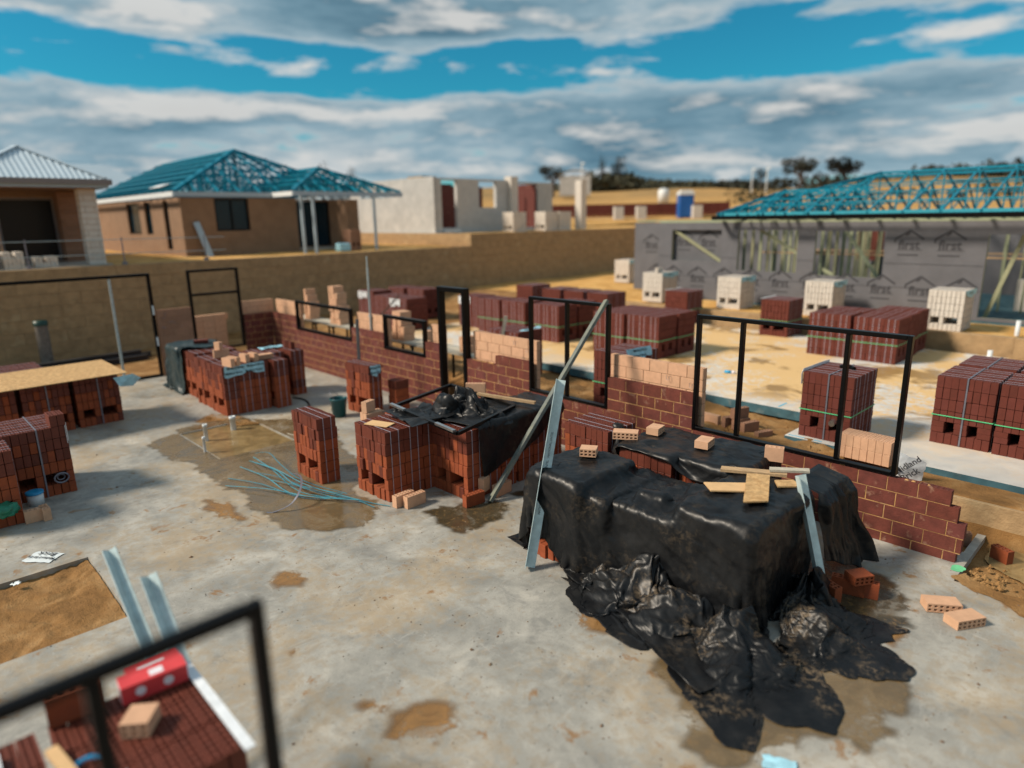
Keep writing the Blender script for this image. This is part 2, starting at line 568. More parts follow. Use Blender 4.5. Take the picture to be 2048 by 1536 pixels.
def brick_mesh(mat, l=BL, w=BW, h=BH, cored=False):
    """l along x, w along y, h along z, base at z = 0; cored = rows of holes in the top face"""
    l, w, h = round(l, 3), round(w, 3), round(h, 3)
    key = (mat, l, w, h, cored)
    if key in _BM:
        return _BM[key]
    if not cored:
        bm = bmesh.new()
        bmesh.ops.create_cube(bm, size=1.0)
        for v in bm.verts:
            v.co = Vector((v.co.x * l, v.co.y * w, (v.co.z + .5) * h))
        bmesh.ops.bevel(bm, geom=bm.edges[:] + bm.verts[:], offset=.0035, segments=1, affect='EDGES')
        me = bpy.data.meshes.new('brick')
        bm.to_mesh(me)
        bm.free()
        me.materials.append(MATS[mat])
    else:
        n = max(1, int(round(l / .052)))
        xs = [-l / 2]
        for i in range(n):
            c = -l / 2 + l * (i + .5) / n
            xs += [c - .0145, c + .0145]
        xs.append(l / 2)
        ys = [-w / 2, -w / 2 + .014, -w / 2 + .037, w / 2 - .037, w / 2 - .014, w / 2]
        b = MB()
        dp = min(.07, h * .6)
        for i in range(len(xs) - 1):
            for j in range(5):
                x0, x1, y0, y1 = xs[i], xs[i + 1], ys[j], ys[j + 1]
                if i % 2 == 1 and j in (1, 3):
                    b.add([(x0, y0, h), (x1, y0, h), (x1, y1, h), (x0, y1, h), (x0, y0, h - dp), (x1, y0, h - dp), (x1, y1, h - dp), (x0, y1, h - dp)],
                          [(4, 5, 6, 7), (0, 4, 7, 3), (1, 2, 6, 5), (0, 1, 5, 4), (3, 7, 6, 2)])
                else:
                    b.add([(x0, y0, h), (x1, y0, h), (x1, y1, h), (x0, y1, h)], [(0, 1, 2, 3)])
        a, c = l / 2, w / 2
        b.add([(-a, -c, 0), (a, -c, 0), (a, c, 0), (-a, c, 0), (-a, -c, h), (a, -c, h), (a, c, h), (-a, c, h)],
              [(0, 3, 2, 1), (0, 1, 5, 4), (1, 2, 6, 5), (2, 3, 7, 6), (3, 0, 4, 7)])
        me = b.mesh('brick', mat)
    _BM[key] = me
    return me


def strap_loop(par, name, mat, axis, c, lo, hi, w=.009, t=.002):
    """a band round a pack. axis 'x': band in the x-z plane at y=c; 'y': in the y-z plane at x=c; 'z': horizontal at z=c"""
    (a0, b0), (a1, b1) = lo, hi
    m = MB()
    q = w / 2
    if axis == 'x':
        for (x0, x1, z0, z1) in ((a0 - t, a0, b0, b1), (a1, a1 + t, b0, b1), (a0 - t, a1 + t, b1, b1 + t)):
            m.box(x0, x1, c - q, c + q, z0, z1)
    elif axis == 'y':
        for (y0, y1, z0, z1) in ((a0 - t, a0, b0, b1), (a1, a1 + t, b0, b1), (a0 - t, a1 + t, b1, b1 + t)):
            m.box(c - q, c + q, y0, y1, z0, z1)
    else:
        for (x0, x1, y0, y1) in ((a0 - t, a1 + t, b0 - t, b0), (a0 - t, a1 + t, b1, b1 + t), (a0 - t, a0, b0, b1), (a1, a1 + t, b0, b1)):
            m.box(x0, x1, y0, y1, c - q, c + q)
    return m.build(name, mat, par, world=False)


def pack(label, x, y, z=0.0, cols=8, slices=3, rows=6, mat='red', quarter=False, yaw=0.0, cp=.093, group='strapped packs of bricks',
         straps=True, green=False, cross=False, style='A', loose=.004, skip=(), extra=(), strapmat='strapw', far=False):
    """a strapped pack of bricks. x, y = the corner of its footprint with the least x and y.
    columns (90 mm) run along x and brick lengths along y; quarter turns it the other way."""
    sp, rp = .312, .1655
    W, D = cols * cp, slices * sp
    if quarter:
        th = thing('brick_pack', label, 'brick pack', (x + D / 2, y + W / 2, z), PI / 2 + yaw, group)
    else:
        th = thing('brick_pack', label, 'brick pack', (x + W / 2, y + D / 2, z), yaw, group)
    rnd = random.Random(int(abs(x * 1000 + y * 77)) + 3)
    dim = dict(l=.301, w=.0865, h=.1585)
    plain = brick_mesh(mat, **dim)
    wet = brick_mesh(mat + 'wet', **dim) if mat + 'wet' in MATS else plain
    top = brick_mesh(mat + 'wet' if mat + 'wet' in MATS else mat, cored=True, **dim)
    if style == 'A':
        pk = {1, 2, 4, 5, 6} if cols >= 8 else {1, 2}
    else:
        pk = None
    H = rows * rp
    for k in range(rows):
        for j in range(slices):
            yc = -D / 2 + (j + .5) * sp
            if k == 1 and style == 'B':
                f = .158 if cols >= 8 else .15
                for xc in ((-W / 2 + f / 2), 0.0, (W / 2 - f / 2)):
                    for q in (0, 1):
                        link('brick', brick_mesh(mat, BL, f, .081), th, loc=(xc + rnd.uniform(-.004, .004), yc, k * rp + q * .0815), rot=(0, 0, PI / 2))
                continue
            for i in range(cols):
                if k == 1 and i in pk:
                    continue
                edge = i in (0, cols - 1) or j in (0, slices - 1) or k == rows - 1
                if not edge and not (k == 0 and not far):
                    continue
                if (i, j, k) in skip:
                    continue
                jit = loose * (2.2 if rnd.random() < .12 else 1)
                off = rnd.uniform(-jit, jit)
                if loose > .006 and rnd.random() < .1:
                    off += rnd.uniform(-.012, .012)
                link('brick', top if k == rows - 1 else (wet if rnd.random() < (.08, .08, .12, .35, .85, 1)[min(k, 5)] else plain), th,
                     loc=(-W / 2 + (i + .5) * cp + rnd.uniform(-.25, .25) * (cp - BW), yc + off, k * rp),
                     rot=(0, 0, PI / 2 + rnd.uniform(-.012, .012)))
    for (i, j, k, turned) in extra:
        link('brick', top, th, loc=(-W / 2 + (i + .5) * cp, -D / 2 + (j + .5) * sp, k * rp), rot=(0, 0, 0 if turned else PI / 2))
    e = .006
    if straps:
        for j in range(slices):
            for q in (.3, .7):
                strap_loop(th, 'strap', strapmat, 'x', -D / 2 + (j + q) * sp, (-W / 2 - e, .01), (W / 2 + e, H - .003))
    if cross:
        strap_loop(th, 'strap', 'strapd', 'y', cp * .15, (-D / 2 - e, .01), (D / 2 + e, H + .001), .02)
    if green:
        strap_loop(th, 'strap', 'strapg', 'z', 2.55 * rp, (-W / 2 - e - .003, -D / 2 - e - .003), (W / 2 + e + .003, D / 2 + e + .003), .013)


    return th


def sheet_with_print(par, p0, du, dv, w, h, name='plastic_sheet', mat='bluesheet', rows=2, size=.062, cols=2, wavy=.012, seed=1, txt=None):
    """printed plastic film: p0 corner, du / dv unit vectors (right, up) in the parent's own axes"""
    p0, du, dv = Vector(p0), Vector(du), Vector(dv)
    nn = du.cross(dv).normalized()
    r = random.Random(seed)
    nu, nv = 14, 4
    ph = r.uniform(0, 6)
    g = MB()
    vs = []
    for j in range(nv + 1):
        for i in range(nu + 1):
            u, v = i / nu, j / nv
            rag = (1 - v) * (math.sin(u * 7 + ph) * .03 + math.sin(u * 17 + ph) * .015)
            vs.append(p0 + du * (u * w + r.uniform(-.004, .004)) + dv * (v * h + rag) + nn * (.004 + wavy * .5 * (1 + math.sin(u * 11 + ph + v * 3))))
    g.add(vs, [(j * (nu + 1) + i, j * (nu + 1) + i + 1, (j + 1) * (nu + 1) + i + 1, (j + 1) * (nu + 1) + i) for j in range(nv) for i in range(nu)])
    s = g.build(name, mat, par, True, world=False)
    me = txt or T_BRICK
    rot = Matrix((du, dv, nn)).transposed().to_euler()
    for a in range(rows):
        for b in range(cols):
            c = p0 + du * (w * (b + .5) / cols + (a % 2 - .5) * .04) + dv * (h * (a + .5) / rows) + nn * (.007 + wavy)
            link('print', me, s, loc=c, rot=rot)
    return s


def loose_brick(label, x, y, z, yaw=0.0, mat='tan', pose='up', l=BL, group='loose bricks', tilt=0.0):
    """pose up: as laid, holes on top; side: on its long face, holes to the side; end: standing on its end"""
    me = brick_mesh(mat, l=l, cored=True)
    o = link('loose_brick', me)
    if pose == 'up':
        o.location = (x, y, z)
        o.rotation_euler = (tilt, 0, yaw)
    elif pose == 'side':
        o.rotation_euler = (PI / 2, 0, yaw)
        R = Matrix.Rotation(yaw, 3, 'Z')
        o.location = Vector((x, y, z + BW / 2)) + R @ Vector((0, BH / 2, 0))
    else:
        o.rotation_euler = (0, PI / 2, yaw)
        R = Matrix.Rotation(yaw, 3, 'Z')
        o.location = Vector((x, y, z + l / 2)) + R @ Vector((-BH / 2, 0, 0))
    return tag(o, label, 'brick', group)


# ------------------------------------------------------------------ brick walls
CH = .172


def leaf(th, axis, pos, rows, mat, thick=BW, seed=0, face=-1, third=.105, mortar='mortar', rec=.003):
    """one leaf of brickwork. axis 'x': runs along x with its face at y=pos; 'y': along y with its face at x=pos.
    rows: list of (z0, [(a, b), ...], exposed) ; bricks become children of th, mortar one part"""
    r = random.Random(seed)
    mo = MB()
    for ci, (z0, spans, exposed) in enumerate(rows):
        idx = int(round((z0 + .055) / CH))
        off = (idx % 2) * third
        for (a, b) in spans:
            k0 = math.floor((a - off) / .315) - 1
            cuts = [off + .315 * k for k in range(k0, k0 + int((b - a) / .315) + 4)]
            cuts = [a] + [c for c in cuts if a + .05 < c < b - .05] + [b]
            y0, y1 = (pos + rec, pos + thick - rec)
            for s, e in zip(cuts[:-1], cuts[1:]):
                s2, e2 = s + (.005 if s > a else 0), e - (.005 if e < b else 0)
                ex = exposed
                if not isinstance(ex, bool):
                    ex = any(s2 < hi and e2 > lo for lo, hi in ex)
                me = brick_mesh(mat, l=e2 - s2, cored=bool(ex))
                c = (s2 + e2) / 2
                d = r.uniform(-.0025, .0025)
                if axis == 'x':
                    link('brick', me, th, world=True, loc=(c, pos + thick / 2 + d, z0), rot=(0, 0, r.uniform(-.004, .004)))
                else:
                    link('brick', me, th, world=True, loc=(pos - face * 0 + (-thick / 2 if face > 0 else thick / 2) + d, c, z0), rot=(0, 0, PI / 2 + r.uniform(-.004, .004)))
                if e < b:
                    if axis == 'x':
                        mo.box(e - .0056, e + .0056, y0, y1, z0 - .002, z0 + BH - .006)
                    else:
                        mo.box(pos - thick + rec, pos - rec, e - .0056, e + .0056, z0 - .002, z0 + BH - .006)
            if axis == 'x':
                mo.box(a + .004, b - .004, y0, y1, z0 - .0108, z0 + .0008)
            else:
                mo.box(pos - thick + rec, pos - rec, a + .004, b - .004, z0 - .0108, z0 + .0008)
    mo.build('mortar', mortar, th)


def frame(label, axis, pos, a0, a1, z0, z1, mull=(), rails=(), w=.05, d=.085, loc=None, cat='window frame', name='window_frame', group='black steel frames', sill=True, y_off=0):
    """open steel window or door frame; axis as in leaf(); pos = the middle of its depth"""
    th = thing(name, label, cat, (a0, pos, z0) if axis == 'x' else (pos, a0, z0), 0, group)

    def bx(nm, p0, p1, q0, q1, dd=d, mat='black'):
        m = MB()
        if axis == 'x':
            m.box(p0, p1, pos - dd / 2, pos + dd / 2, q0, q1)
        else:
            m.box(pos - dd / 2, pos + dd / 2, p0, p1, q0, q1)
        o = m.build(nm, mat, th)
        bv = o.modifiers.new('bevel', 'BEVEL')
        bv.width = .006
        bv.segments = 1
        return o
    bx('jamb', a0, a0 + w, z0, z1)
    bx('jamb', a1 - w, a1, z0, z1)
    bx('head', a0 + w + .001, a1 - w - .001, z1 - w, z1)
    if sill:
        bx('sill', a0 + w + .001, a1 - w - .001, z0, z0 + w * .8)
    for q in mull:
        bx('mullion', q - w / 2, q + w / 2, z0 + w * .8 + .001, z1 - w - .001, d * .9)
    for q, lo, hi in rails:
        bx('rail', lo, hi, q - w / 2, q + w / 2, d * .9)
    return th


# ------------------------------------------------------------------ cloth
def cloth(P, sx, sy, boxes, rest=None, steps=150, iters=8, grav=-9.8, floor=.012, fric=.55, bend=.12, pins=None, damp=.03):
    """position-based cloth: P (ny, nx, 3), rest spacing sx / sy, boxes = list of (lo, hi) solids"""
    P = P.astype(float).copy()
    V = np.zeros_like(P)
    dt = 1 / 50.0
    sd = math.hypot(sx, sy) if rest is None else 0
    if rest is not None:
        def ln(a, b):
            return np.sqrt(((a - b) ** 2).sum(-1, keepdims=True)) * rest
        RX, RY = ln(P[:, 1:], P[:, :-1]), ln(P[1:], P[:-1])
        R1, R2 = ln(P[1:, 1:], P[:-1, :-1]), ln(P[:-1, 1:], P[1:, :-1])
    else:
        RX = RY = R1 = R2 = None
    B = [(np.array(lo) - .016, np.array(hi) + .014) for lo, hi in boxes]
    B = [(np.array([lo[0], lo[1], -5.0]), hi) for lo, hi in B]

    def con(a, b, r, k, only_stretch=False):
        d = b - a
        L = np.sqrt((d * d).sum(-1, keepdims=True)) + 1e-9
        c = (L - r) / L * (.5 * k)
        if only_stretch:
            c = np.maximum(c, 0)
        else:
            c = np.where(c < 0, c * .6, c)
        d *= c
        a += d
        b -= d

    ny, nx = P.shape[:2]
    pin0 = P[pins].copy() if pins is not None else None
    for st in range(steps):
        V[..., 2] += grav * dt
        V *= (1 - damp)
        O = P.copy()
        P += V * dt
        for it in range(iters):
            for k in (0, 1):
                n = (nx - k) // 2
                con(P[:, k:k + 2 * n:2], P[:, k + 1:k + 2 * n:2], sx if RX is None else RX[:, k:k + 2 * n:2], 1)
                n = (ny - k) // 2
                con(P[k:k + 2 * n:2], P[k + 1:k + 2 * n:2], sy if RY is None else RY[k:k + 2 * n:2], 1)
            if it % 2 == 0:
                for k in (0, 1):
                    n = (nx - k) // 2
                    con(P[:-1, k:k + 2 * n:2], P[1:, k + 1:k + 2 * n:2], sd if R1 is None else R1[:, k:k + 2 * n:2], .5)
                    con(P[1:, k:k + 2 * n:2], P[:-1, k + 1:k + 2 * n:2], sd if R2 is None else R2[:, k:k + 2 * n:2], .5)
            if it % 3 == 0 and rest is None:
                for k in (0, 1, 2, 3):
                    A_, B_ = P[:, k:-2:4], P[:, k + 2::4]
                    m = min(A_.shape[1], B_.shape[1])
                    con(A_[:, :m], B_[:, :m], 2 * sx, bend)
                    A_, B_ = P[k:-2:4], P[k + 2::4]
                    m = min(A_.shape[0], B_.shape[0])
                    con(A_[:m], B_[:m], 2 * sy, bend)
            touch = P[..., 2] < floor
            P[..., 2] = np.where(touch, floor, P[..., 2])
            for lo, hi in B:
                ins = ((P > lo) & (P < hi)).all(-1)
                if ins.any():
                    q = P[ins]
                    dist = np.stack([q[:, 0] - lo[0], hi[0] - q[:, 0], q[:, 1] - lo[1], hi[1] - q[:, 1], (hi[2] - q[:, 2]) * .8], 1)
                    ax = dist.argmin(1)
                    for s_, (c_, val) in enumerate(((0, lo[0]), (0, hi[0]), (1, lo[1]), (1, hi[1]), (2, hi[2]))):
                        mm = ax == s_
                        q[mm, c_] = val
                    P[ins] = q
                    touch = touch | ins
            if pins is not None:
                P[pins] = pin0
        D = P - O
        D[touch] *= (1 - fric)
        P = np.where(touch[..., None], O + D, P)
        V = (P - O) / dt
        sp = np.sqrt((V * V).sum(-1, keepdims=True))
        V *= np.minimum(1, 3.0 / (sp + 1e-6))
    return P


def facets(x, y, seed):
    """sum of straight triangle folds in random directions: flat faces and long sharp creases, like crumpled film"""
    r = np.random.default_rng(seed)
    w = .22 * np.sin(x * .9 + r.uniform(0, 6)) * np.cos(y * .8 + r.uniform(0, 6))
    s, tot = 0.0, 0.0
    for k in range(6):
        a = r.uniform(0, PI)
        f = r.uniform(.28, .75)
        ph = (x * math.cos(a) + y * math.sin(a)) * f + r.uniform(0, 1) + w * r.uniform(-1, 1)
        tri = 4 * np.abs(ph - np.floor(ph) - .5) - 1
        am = r.uniform(.5, 1)
        s = s + tri * am
        tot += am
    return np.clip(s / tot * 1.9, -1, 1)


def refine(P):
    """twice the resolution, straight in between"""
    A = np.empty((P.shape[0] * 2 - 1, P.shape[1], 3))
    A[::2] = P
    A[1::2] = (P[1:] + P[:-1]) / 2
    B = np.empty((A.shape[0], A.shape[1] * 2 - 1, 3))
    B[:, ::2] = A
    B[:, 1::2] = (A[:, 1:] + A[:, :-1]) / 2
    return B


def crinkle(P, amps, seed, out=True, keep=None):
    """push the sheet about along its normals with flat-faceted folds; amps = (cell size in m, height)"""
    du = np.gradient(P, axis=1)
    dv = np.gradient(P, axis=0)
    n = np.cross(du, dv)
    n /= np.sqrt((n * n).sum(-1, keepdims=True)) + 1e-9
    if n[..., 2].mean() < 0:
        n = -n
    su = np.cumsum(np.sqrt((du * du).sum(-1)), 1)
    sv = np.cumsum(np.sqrt((dv * dv).sum(-1)), 0)
    h = 0
    for k, (c, a) in enumerate(amps):
        h = h + a * (facets(su / c, sv / c, seed + k) + (1.0 if out else 0.0))
    Q = P + n * h[..., None]
    Q[..., 2] = np.maximum(Q[..., 2], .010 + .004 * np.abs(facets(su / .07, sv / .07, seed + 9)))
    return Q


COVERS = []


def rest_z(x, y, r=.10, floor=1.0):
    """highest point of the covers round (x, y): where a thing laid there comes to rest"""
    z = floor
    for Q in COVERS:
        m = (Q[:, 0] - x) ** 2 + (Q[:, 1] - y) ** 2 < r * r
        if m.any():
            z = max(z, float(np.quantile(Q[m, 2], .85)))
    return z + .002


def cloth_obj(name, P, mat, parent=None, sub=0, keep=None, amps=((.30, .016), (.13, .009), (.06, .003)), seed=3, fine=True):
    if fine:
        P = crinkle(refine(P), amps, seed)
    COVERS.append(P.reshape(-1, 3))
    ny, nx = P.shape[:2]
    idx = np.arange(nx * ny).reshape(ny, nx)
    F = np.stack([idx[:-1, :-1], idx[:-1, 1:], idx[1:, 1:], idx[1:, :-1]], -1).reshape(-1, 4)
    me = bpy.data.meshes.new(name)
    me.from_pydata(P.reshape(-1, 3).tolist(), [], F.tolist())
    me.materials.append(MATS[mat])
    me.polygons.foreach_set('use_smooth', [True] * len(me.polygons))
    o = link(name, me, parent, world=True)
    sol = o.modifiers.new('film', 'SOLIDIFY')
    sol.thickness = .002
    return o


def noise2(x, y, seed=0):
    """cheap smooth value noise on arrays"""
    r = np.random.default_rng(seed)
    s = np.zeros_like(x, dtype=float)
    for k in range(7):
        a, b, ph = r.uniform(-1, 1), r.uniform(-1, 1), r.uniform(0, 6.28)
        f = 1.0 * 1.45 ** k
        n = math.hypot(a, b) + 1e-6
        s += np.sin((a * x + b * y) / n * f + ph) / f
    return s


def ragged(poly, n=9, amp=.06, seed=0):
    """roughen a closed outline: bays and tongues of several sizes"""
    r = random.Random(seed)
    W = [(r.uniform(2.0, 3.2) * 1.9 ** k, r.uniform(0, 6.28), r.uniform(2.0, 3.2) * 1.9 ** k, r.uniform(0, 6.28), .62 ** k) for k in range(6)]

    def f(x, y):
        return sum(a * math.sin(fx * x + px + 1.7 * math.sin(fy * y * .7 + py)) for fx, px, fy, py, a in W)
    pts = []
    m = len(poly)
    for i in range(m):
        p, q = Vector(poly[i]), Vector(poly[(i + 1) % m])
        k = max(2, int((q - p).length / .035))
        for j in range(k):
            pts.append(p.lerp(q, j / k))
    m = len(pts)
    for _ in range(6):                       # round the corners first
        pts = [pts[i - 1] * .25 + pts[i] * .5 + pts[(i + 1) % m] * .25 for i in range(m)]
    out = []
    for i in range(m):
        d = (pts[(i + 1) % m] - pts[i - 1]).normalized()
        nn = Vector((-d.y, d.x))
        h = f(pts[i].x * 1.3, pts[i].y * 1.3)
        out.append(tuple(pts[i] + nn * (amp * .55 * h)))
    return out


def flat_sheet(name, poly, z, mat, cut=None):
    """flat outline at height z; cut = (x0, x1, y0, y1) leaves a rectangle out"""
    bm = bmesh.new()
    f = bm.faces.new([bm.verts.new((x, y, z)) for x, y in poly])
    bmesh.ops.triangulate(bm, faces=[f])
    if cut:
        x0, x1, y0, y1 = cut
        for co, no in (((x0, 0, 0), (1, 0, 0)), ((x1, 0, 0), (1, 0, 0)), ((0, y0, 0), (0, 1, 0)), ((0, y1, 0), (0, 1, 0))):
            bmesh.ops.bisect_plane(bm, geom=bm.verts[:] + bm.edges[:] + bm.faces[:], plane_co=co, plane_no=no)
        dead = []
        for f in bm.faces:
            c = f.calc_center_median()
            if x0 < c.x < x1 and y0 < c.y < y1:
                dead.append(f)
        bmesh.ops.delete(bm, geom=dead, context='FACES')
    for f in bm.faces:
        f.normal_update()
        if f.normal.z < 0:
            f.normal_flip()
    me = bpy.data.meshes.new(name)
    bm.to_mesh(me)
    bm.free()
    me.materials.append(MATS[mat])
    return link(name, me)


def puddle(name, poly, z, mat, cut=None, cell=.035, soft=.14):
    """thin wet film: a fine grid clipped to the outline, with 'wet' = 0 at the edge rising to 1 inside"""
    A = np.array(poly)
    x0, y0 = A.min(0) - .02
    x1, y1 = A.max(0) + .02
    X, Y = np.meshgrid(np.arange(x0, x1, cell), np.arange(y0, y1, cell))
    px, py = X.ravel(), Y.ravel()
    B = np.roll(A, -1, 0)
    ins = np.zeros(px.shape, bool)
    dmin = np.full(px.shape, 9.0)
    for (ax, ay), (bx, by) in zip(A, B):
        c = ((ay > py) != (by > py)) & (px < (bx - ax) * (py - ay) / (by - ay + 1e-12) + ax)
        ins ^= c
        dx, dy = bx - ax, by - ay
        t = np.clip(((px - ax) * dx + (py - ay) * dy) / (dx * dx + dy * dy + 1e-12), 0, 1)
        dmin = np.minimum(dmin, np.hypot(px - ax - t * dx, py - ay - t * dy))
    wet = np.where(ins, np.clip(dmin / soft, 0, 1), 0).reshape(X.shape)
    ny, nx = X.shape
    idx = np.arange(nx * ny).reshape(ny, nx)
    F = np.stack([idx[:-1, :-1], idx[:-1, 1:], idx[1:, 1:], idx[1:, :-1]], -1)
    mx = np.maximum.reduce([wet[:-1, :-1], wet[:-1, 1:], wet[1:, 1:], wet[1:, :-1]])
    keep = mx > 0
    if cut:
        cx, cy = (X[:-1, :-1] + X[1:, 1:]) / 2, (Y[:-1, :-1] + Y[1:, 1:]) / 2
        keep &= ~((cx > cut[0]) & (cx < cut[1]) & (cy > cut[2]) & (cy < cut[3]))
    me = bpy.data.meshes.new(name)
    me.from_pydata(np.stack([X, Y, np.full(X.shape, z)], -1).reshape(-1, 3).tolist(), [], F[keep].reshape(-1, 4).tolist())
    at = me.attributes.new('wet', 'FLOAT', 'POINT')
    at.data.foreach_set('value', wet.ravel().astype(np.float32))
    me.materials.append(MATS[mat])
    return link(name, me)


def wall_open(par, name, axis, pos, thick, a0, a1, z0, z1, ops, mat):
    """flat wall with openings. axis 'x': face at y=pos, body to pos+thick; axis 'y': face at x=pos, body to pos+thick"""
    xs = sorted(set([a0, a1] + [v for o in ops for v in o[:2] if a0 < v < a1]))
    zs = sorted(set([z0, z1] + [v for o in ops for v in o[2:] if z0 < v < z1]))

    def solid(i, j):
        if i < 0 or j < 0 or i >= len(xs) - 1 or j >= len(zs) - 1:
            return False
        cx, cz = (xs[i] + xs[i + 1]) / 2, (zs[j] + zs[j + 1]) / 2
        return not any(o[0] < cx < o[1] and o[2] < cz < o[3] for o in ops)

    def pt(a, d, z):
        return (a, pos + d, z) if axis == 'x' else (pos + d, a, z)
    m = MB()
    T = thick
    for i in range(len(xs) - 1):
        for j in range(len(zs) - 1):
            if not solid(i, j):
                continue
            A, B, C, D = xs[i], xs[i + 1], zs[j], zs[j + 1]
            q = [(0, 1, 2, 3)]
            m.add([pt(A, 0, C), pt(B, 0, C), pt(B, 0, D), pt(A, 0, D)], q)
            m.add([pt(B, T, C), pt(A, T, C), pt(A, T, D), pt(B, T, D)], q)
            if not solid(i - 1, j):
                m.add([pt(A, T, C), pt(A, 0, C), pt(A, 0, D), pt(A, T, D)], q)
            if not solid(i + 1, j):
                m.add([pt(B, 0, C), pt(B, T, C), pt(B, T, D), pt(B, 0, D)], q)
            if not solid(i, j - 1):
                m.add([pt(A, T, C), pt(B, T, C), pt(B, 0, C), pt(A, 0, C)], q)
            if not solid(i, j + 1):
                m.add([pt(A, 0, D), pt(B, 0, D), pt(B, T, D), pt(A, T, D)], q)
    return m.build(name, mat, par)


def blocks(th, axis, pos, a0, a1, z0, n, bh=.35, bl=1.0, depth=.3, out=1, seed=0, mat='limestone', ztop=None):
    """courses of sawn limestone blocks; out = +1 face looks to +axis-normal, -1 to the other side"""
    r = random.Random(seed)
    for k in range(n):
        z = z0 + k * bh
        h = bh - .004
        if ztop and z + h > ztop:
            h = ztop - z
        a = a0 - (k % 2) * bl / 2
        while a < a1 - .02:
            s, e = max(a, a0), min(a + bl, a1)
            if e - s > .08:
                me = brick_mesh(mat, l=e - s - .004, w=depth, h=h)
                d = r.uniform(-.008, .008)
                c = (s + e) / 2
                if axis == 'y':
                    link('block', me, th, world=True, loc=(pos - out * depth / 2 + d, c, z), rot=(0, 0, PI / 2))
                else:
                    link('block', me, th, world=True, loc=(c, pos - out * depth / 2 + d, z))
            a += bl


# ================================================================== THE SETTING
# ---- far land: one sheet out to the horizon, rising gently away from the site
def land_z(r, ang):
    pts = [(0, -.45), (44, -.45), (54, 3.2), (62, 3.85), (100, 6.1), (165, 9.6), (260, 12.0), (600, 15), (3000, 20), (8000, 20)]
    for (r0, z0), (r1, z1) in zip(pts[:-1], pts[1:]):
        if r <= r1:
            return z0 + (z1 - z0) * (r - r0) / (r1 - r0)
    return 20


def far_land():
    m = MB()
    rs = [0.5, 20, 44, 47, 50, 54, 58, 62, 70, 80, 90, 100, 115, 130, 150, 165, 185, 210, 240, 260, 320, 420, 600, 1000, 2000, 4000, 8000]
    na = 144
    for r in rs:
        for k in range(na):
            a = 2 * PI * k / na
            z = land_z(r, a)
            if r > 60:
                z += (math.sin(a * 9 + r * .03) + math.sin(a * 23 + 1 + r * .011)) * min(1.0, (r - 60) / 90) * .55
            m.v.append((CAM.x + r * math.cos(a), CAM.y + r * math.sin(a), z))
    for i in range(len(rs) - 1):
        for k in range(na):
            m.f.append((i * na + k, i * na + (k + 1) % na, (i + 1) * na + (k + 1) % na, (i + 1) * na + k))
    struct(m.build('ground', 'farland', smooth=True))


far_land()


def site_sand():
    """the sandy building site between the terraces, with lumps"""
    xs = np.concatenate([np.arange(-19.6, -14.6, .25), np.arange(-14.6, 3.0, .10), np.arange(3.0, 8.1, .5)])
    ys = np.concatenate([np.arange(-16, -1.0, .5), np.arange(-1.0, 4.2, .07), np.arange(4.2, 11.2, .25)])
    X, Y = np.meshgrid(xs, ys)

    def ss(a, b, v):
        t = np.clip((v - a) / (b - a), 0, 1)
        return t * t * (3 - 2 * t)
    # house plot level -> second plot level
    Z = -.14 + .54 * ss(.25, 1.4, Y)
    left = ss(-14.6, -15.4, X)
    zl = -.02 + .40 * ss(-1.0, 3.5, Y) + .42 * ss(7.5, 10.5, Y)
    Z = Z * (1 - left) + zl * left
    Z = Z - .16 * ss(1.8, 2.6, Y) * ss(3.6, 3.0, Y) * (1 - left) - .06 * ss(3.0, 3.4, Y) * (1 - left)
    # low wet corner by the end of the brick wall, held by the limestone course
    low = ss(.9, 1.15, X) * ss(1.06, 1.02, Y) * ss(-2.2, -1.8, Y)
    Z = Z * (1 - low) + (-.085) * low
    up = ss(.4, .6, X) * ss(1.02, 1.06, Y)
    Z = Z * (1 - up) + .365 * up
    # lumps of dug sand
    lump = np.abs(noise2(X * 8, Y * 8, 3)) * .022 + np.abs(noise2(X * 21, Y * 23, 4)) * .016 - .02
    amp = (ss(.25, .6, Y) * ss(3.4, 2.8, Y) * ss(.3, -.2, X) + .25) * (1 - .6 * low)
    Z = Z + lump * amp
    heap = .10 * np.exp(-(((X + 3.0) / .30) ** 2 + ((Y - 2.85) / .25) ** 2))
    Z = Z + heap
    # sand in the cut-out of the near slab
    pit = ss(-5.6, -5.35, X) * ss(-3.6, -3.75, X) * ss(-6.5, -6.65, Y)
    ny, nx = X.shape
    me = bpy.data.meshes.new('sand_ground')
    idx = np.arange(nx * ny).reshape(ny, nx)
    F = np.stack([idx[:-1, :-1], idx[:-1, 1:], idx[1:, 1:], idx[1:, :-1]], -1).reshape(-1, 4)
    me.from_pydata(np.stack([X, Y, Z], -1).reshape(-1, 3).tolist(), [], F.tolist())
    me.materials.append(MATS['wetsand'])
    me.polygons.foreach_set('use_smooth', [True] * len(me.polygons))
    struct(link('sand_ground', me))


site_sand()


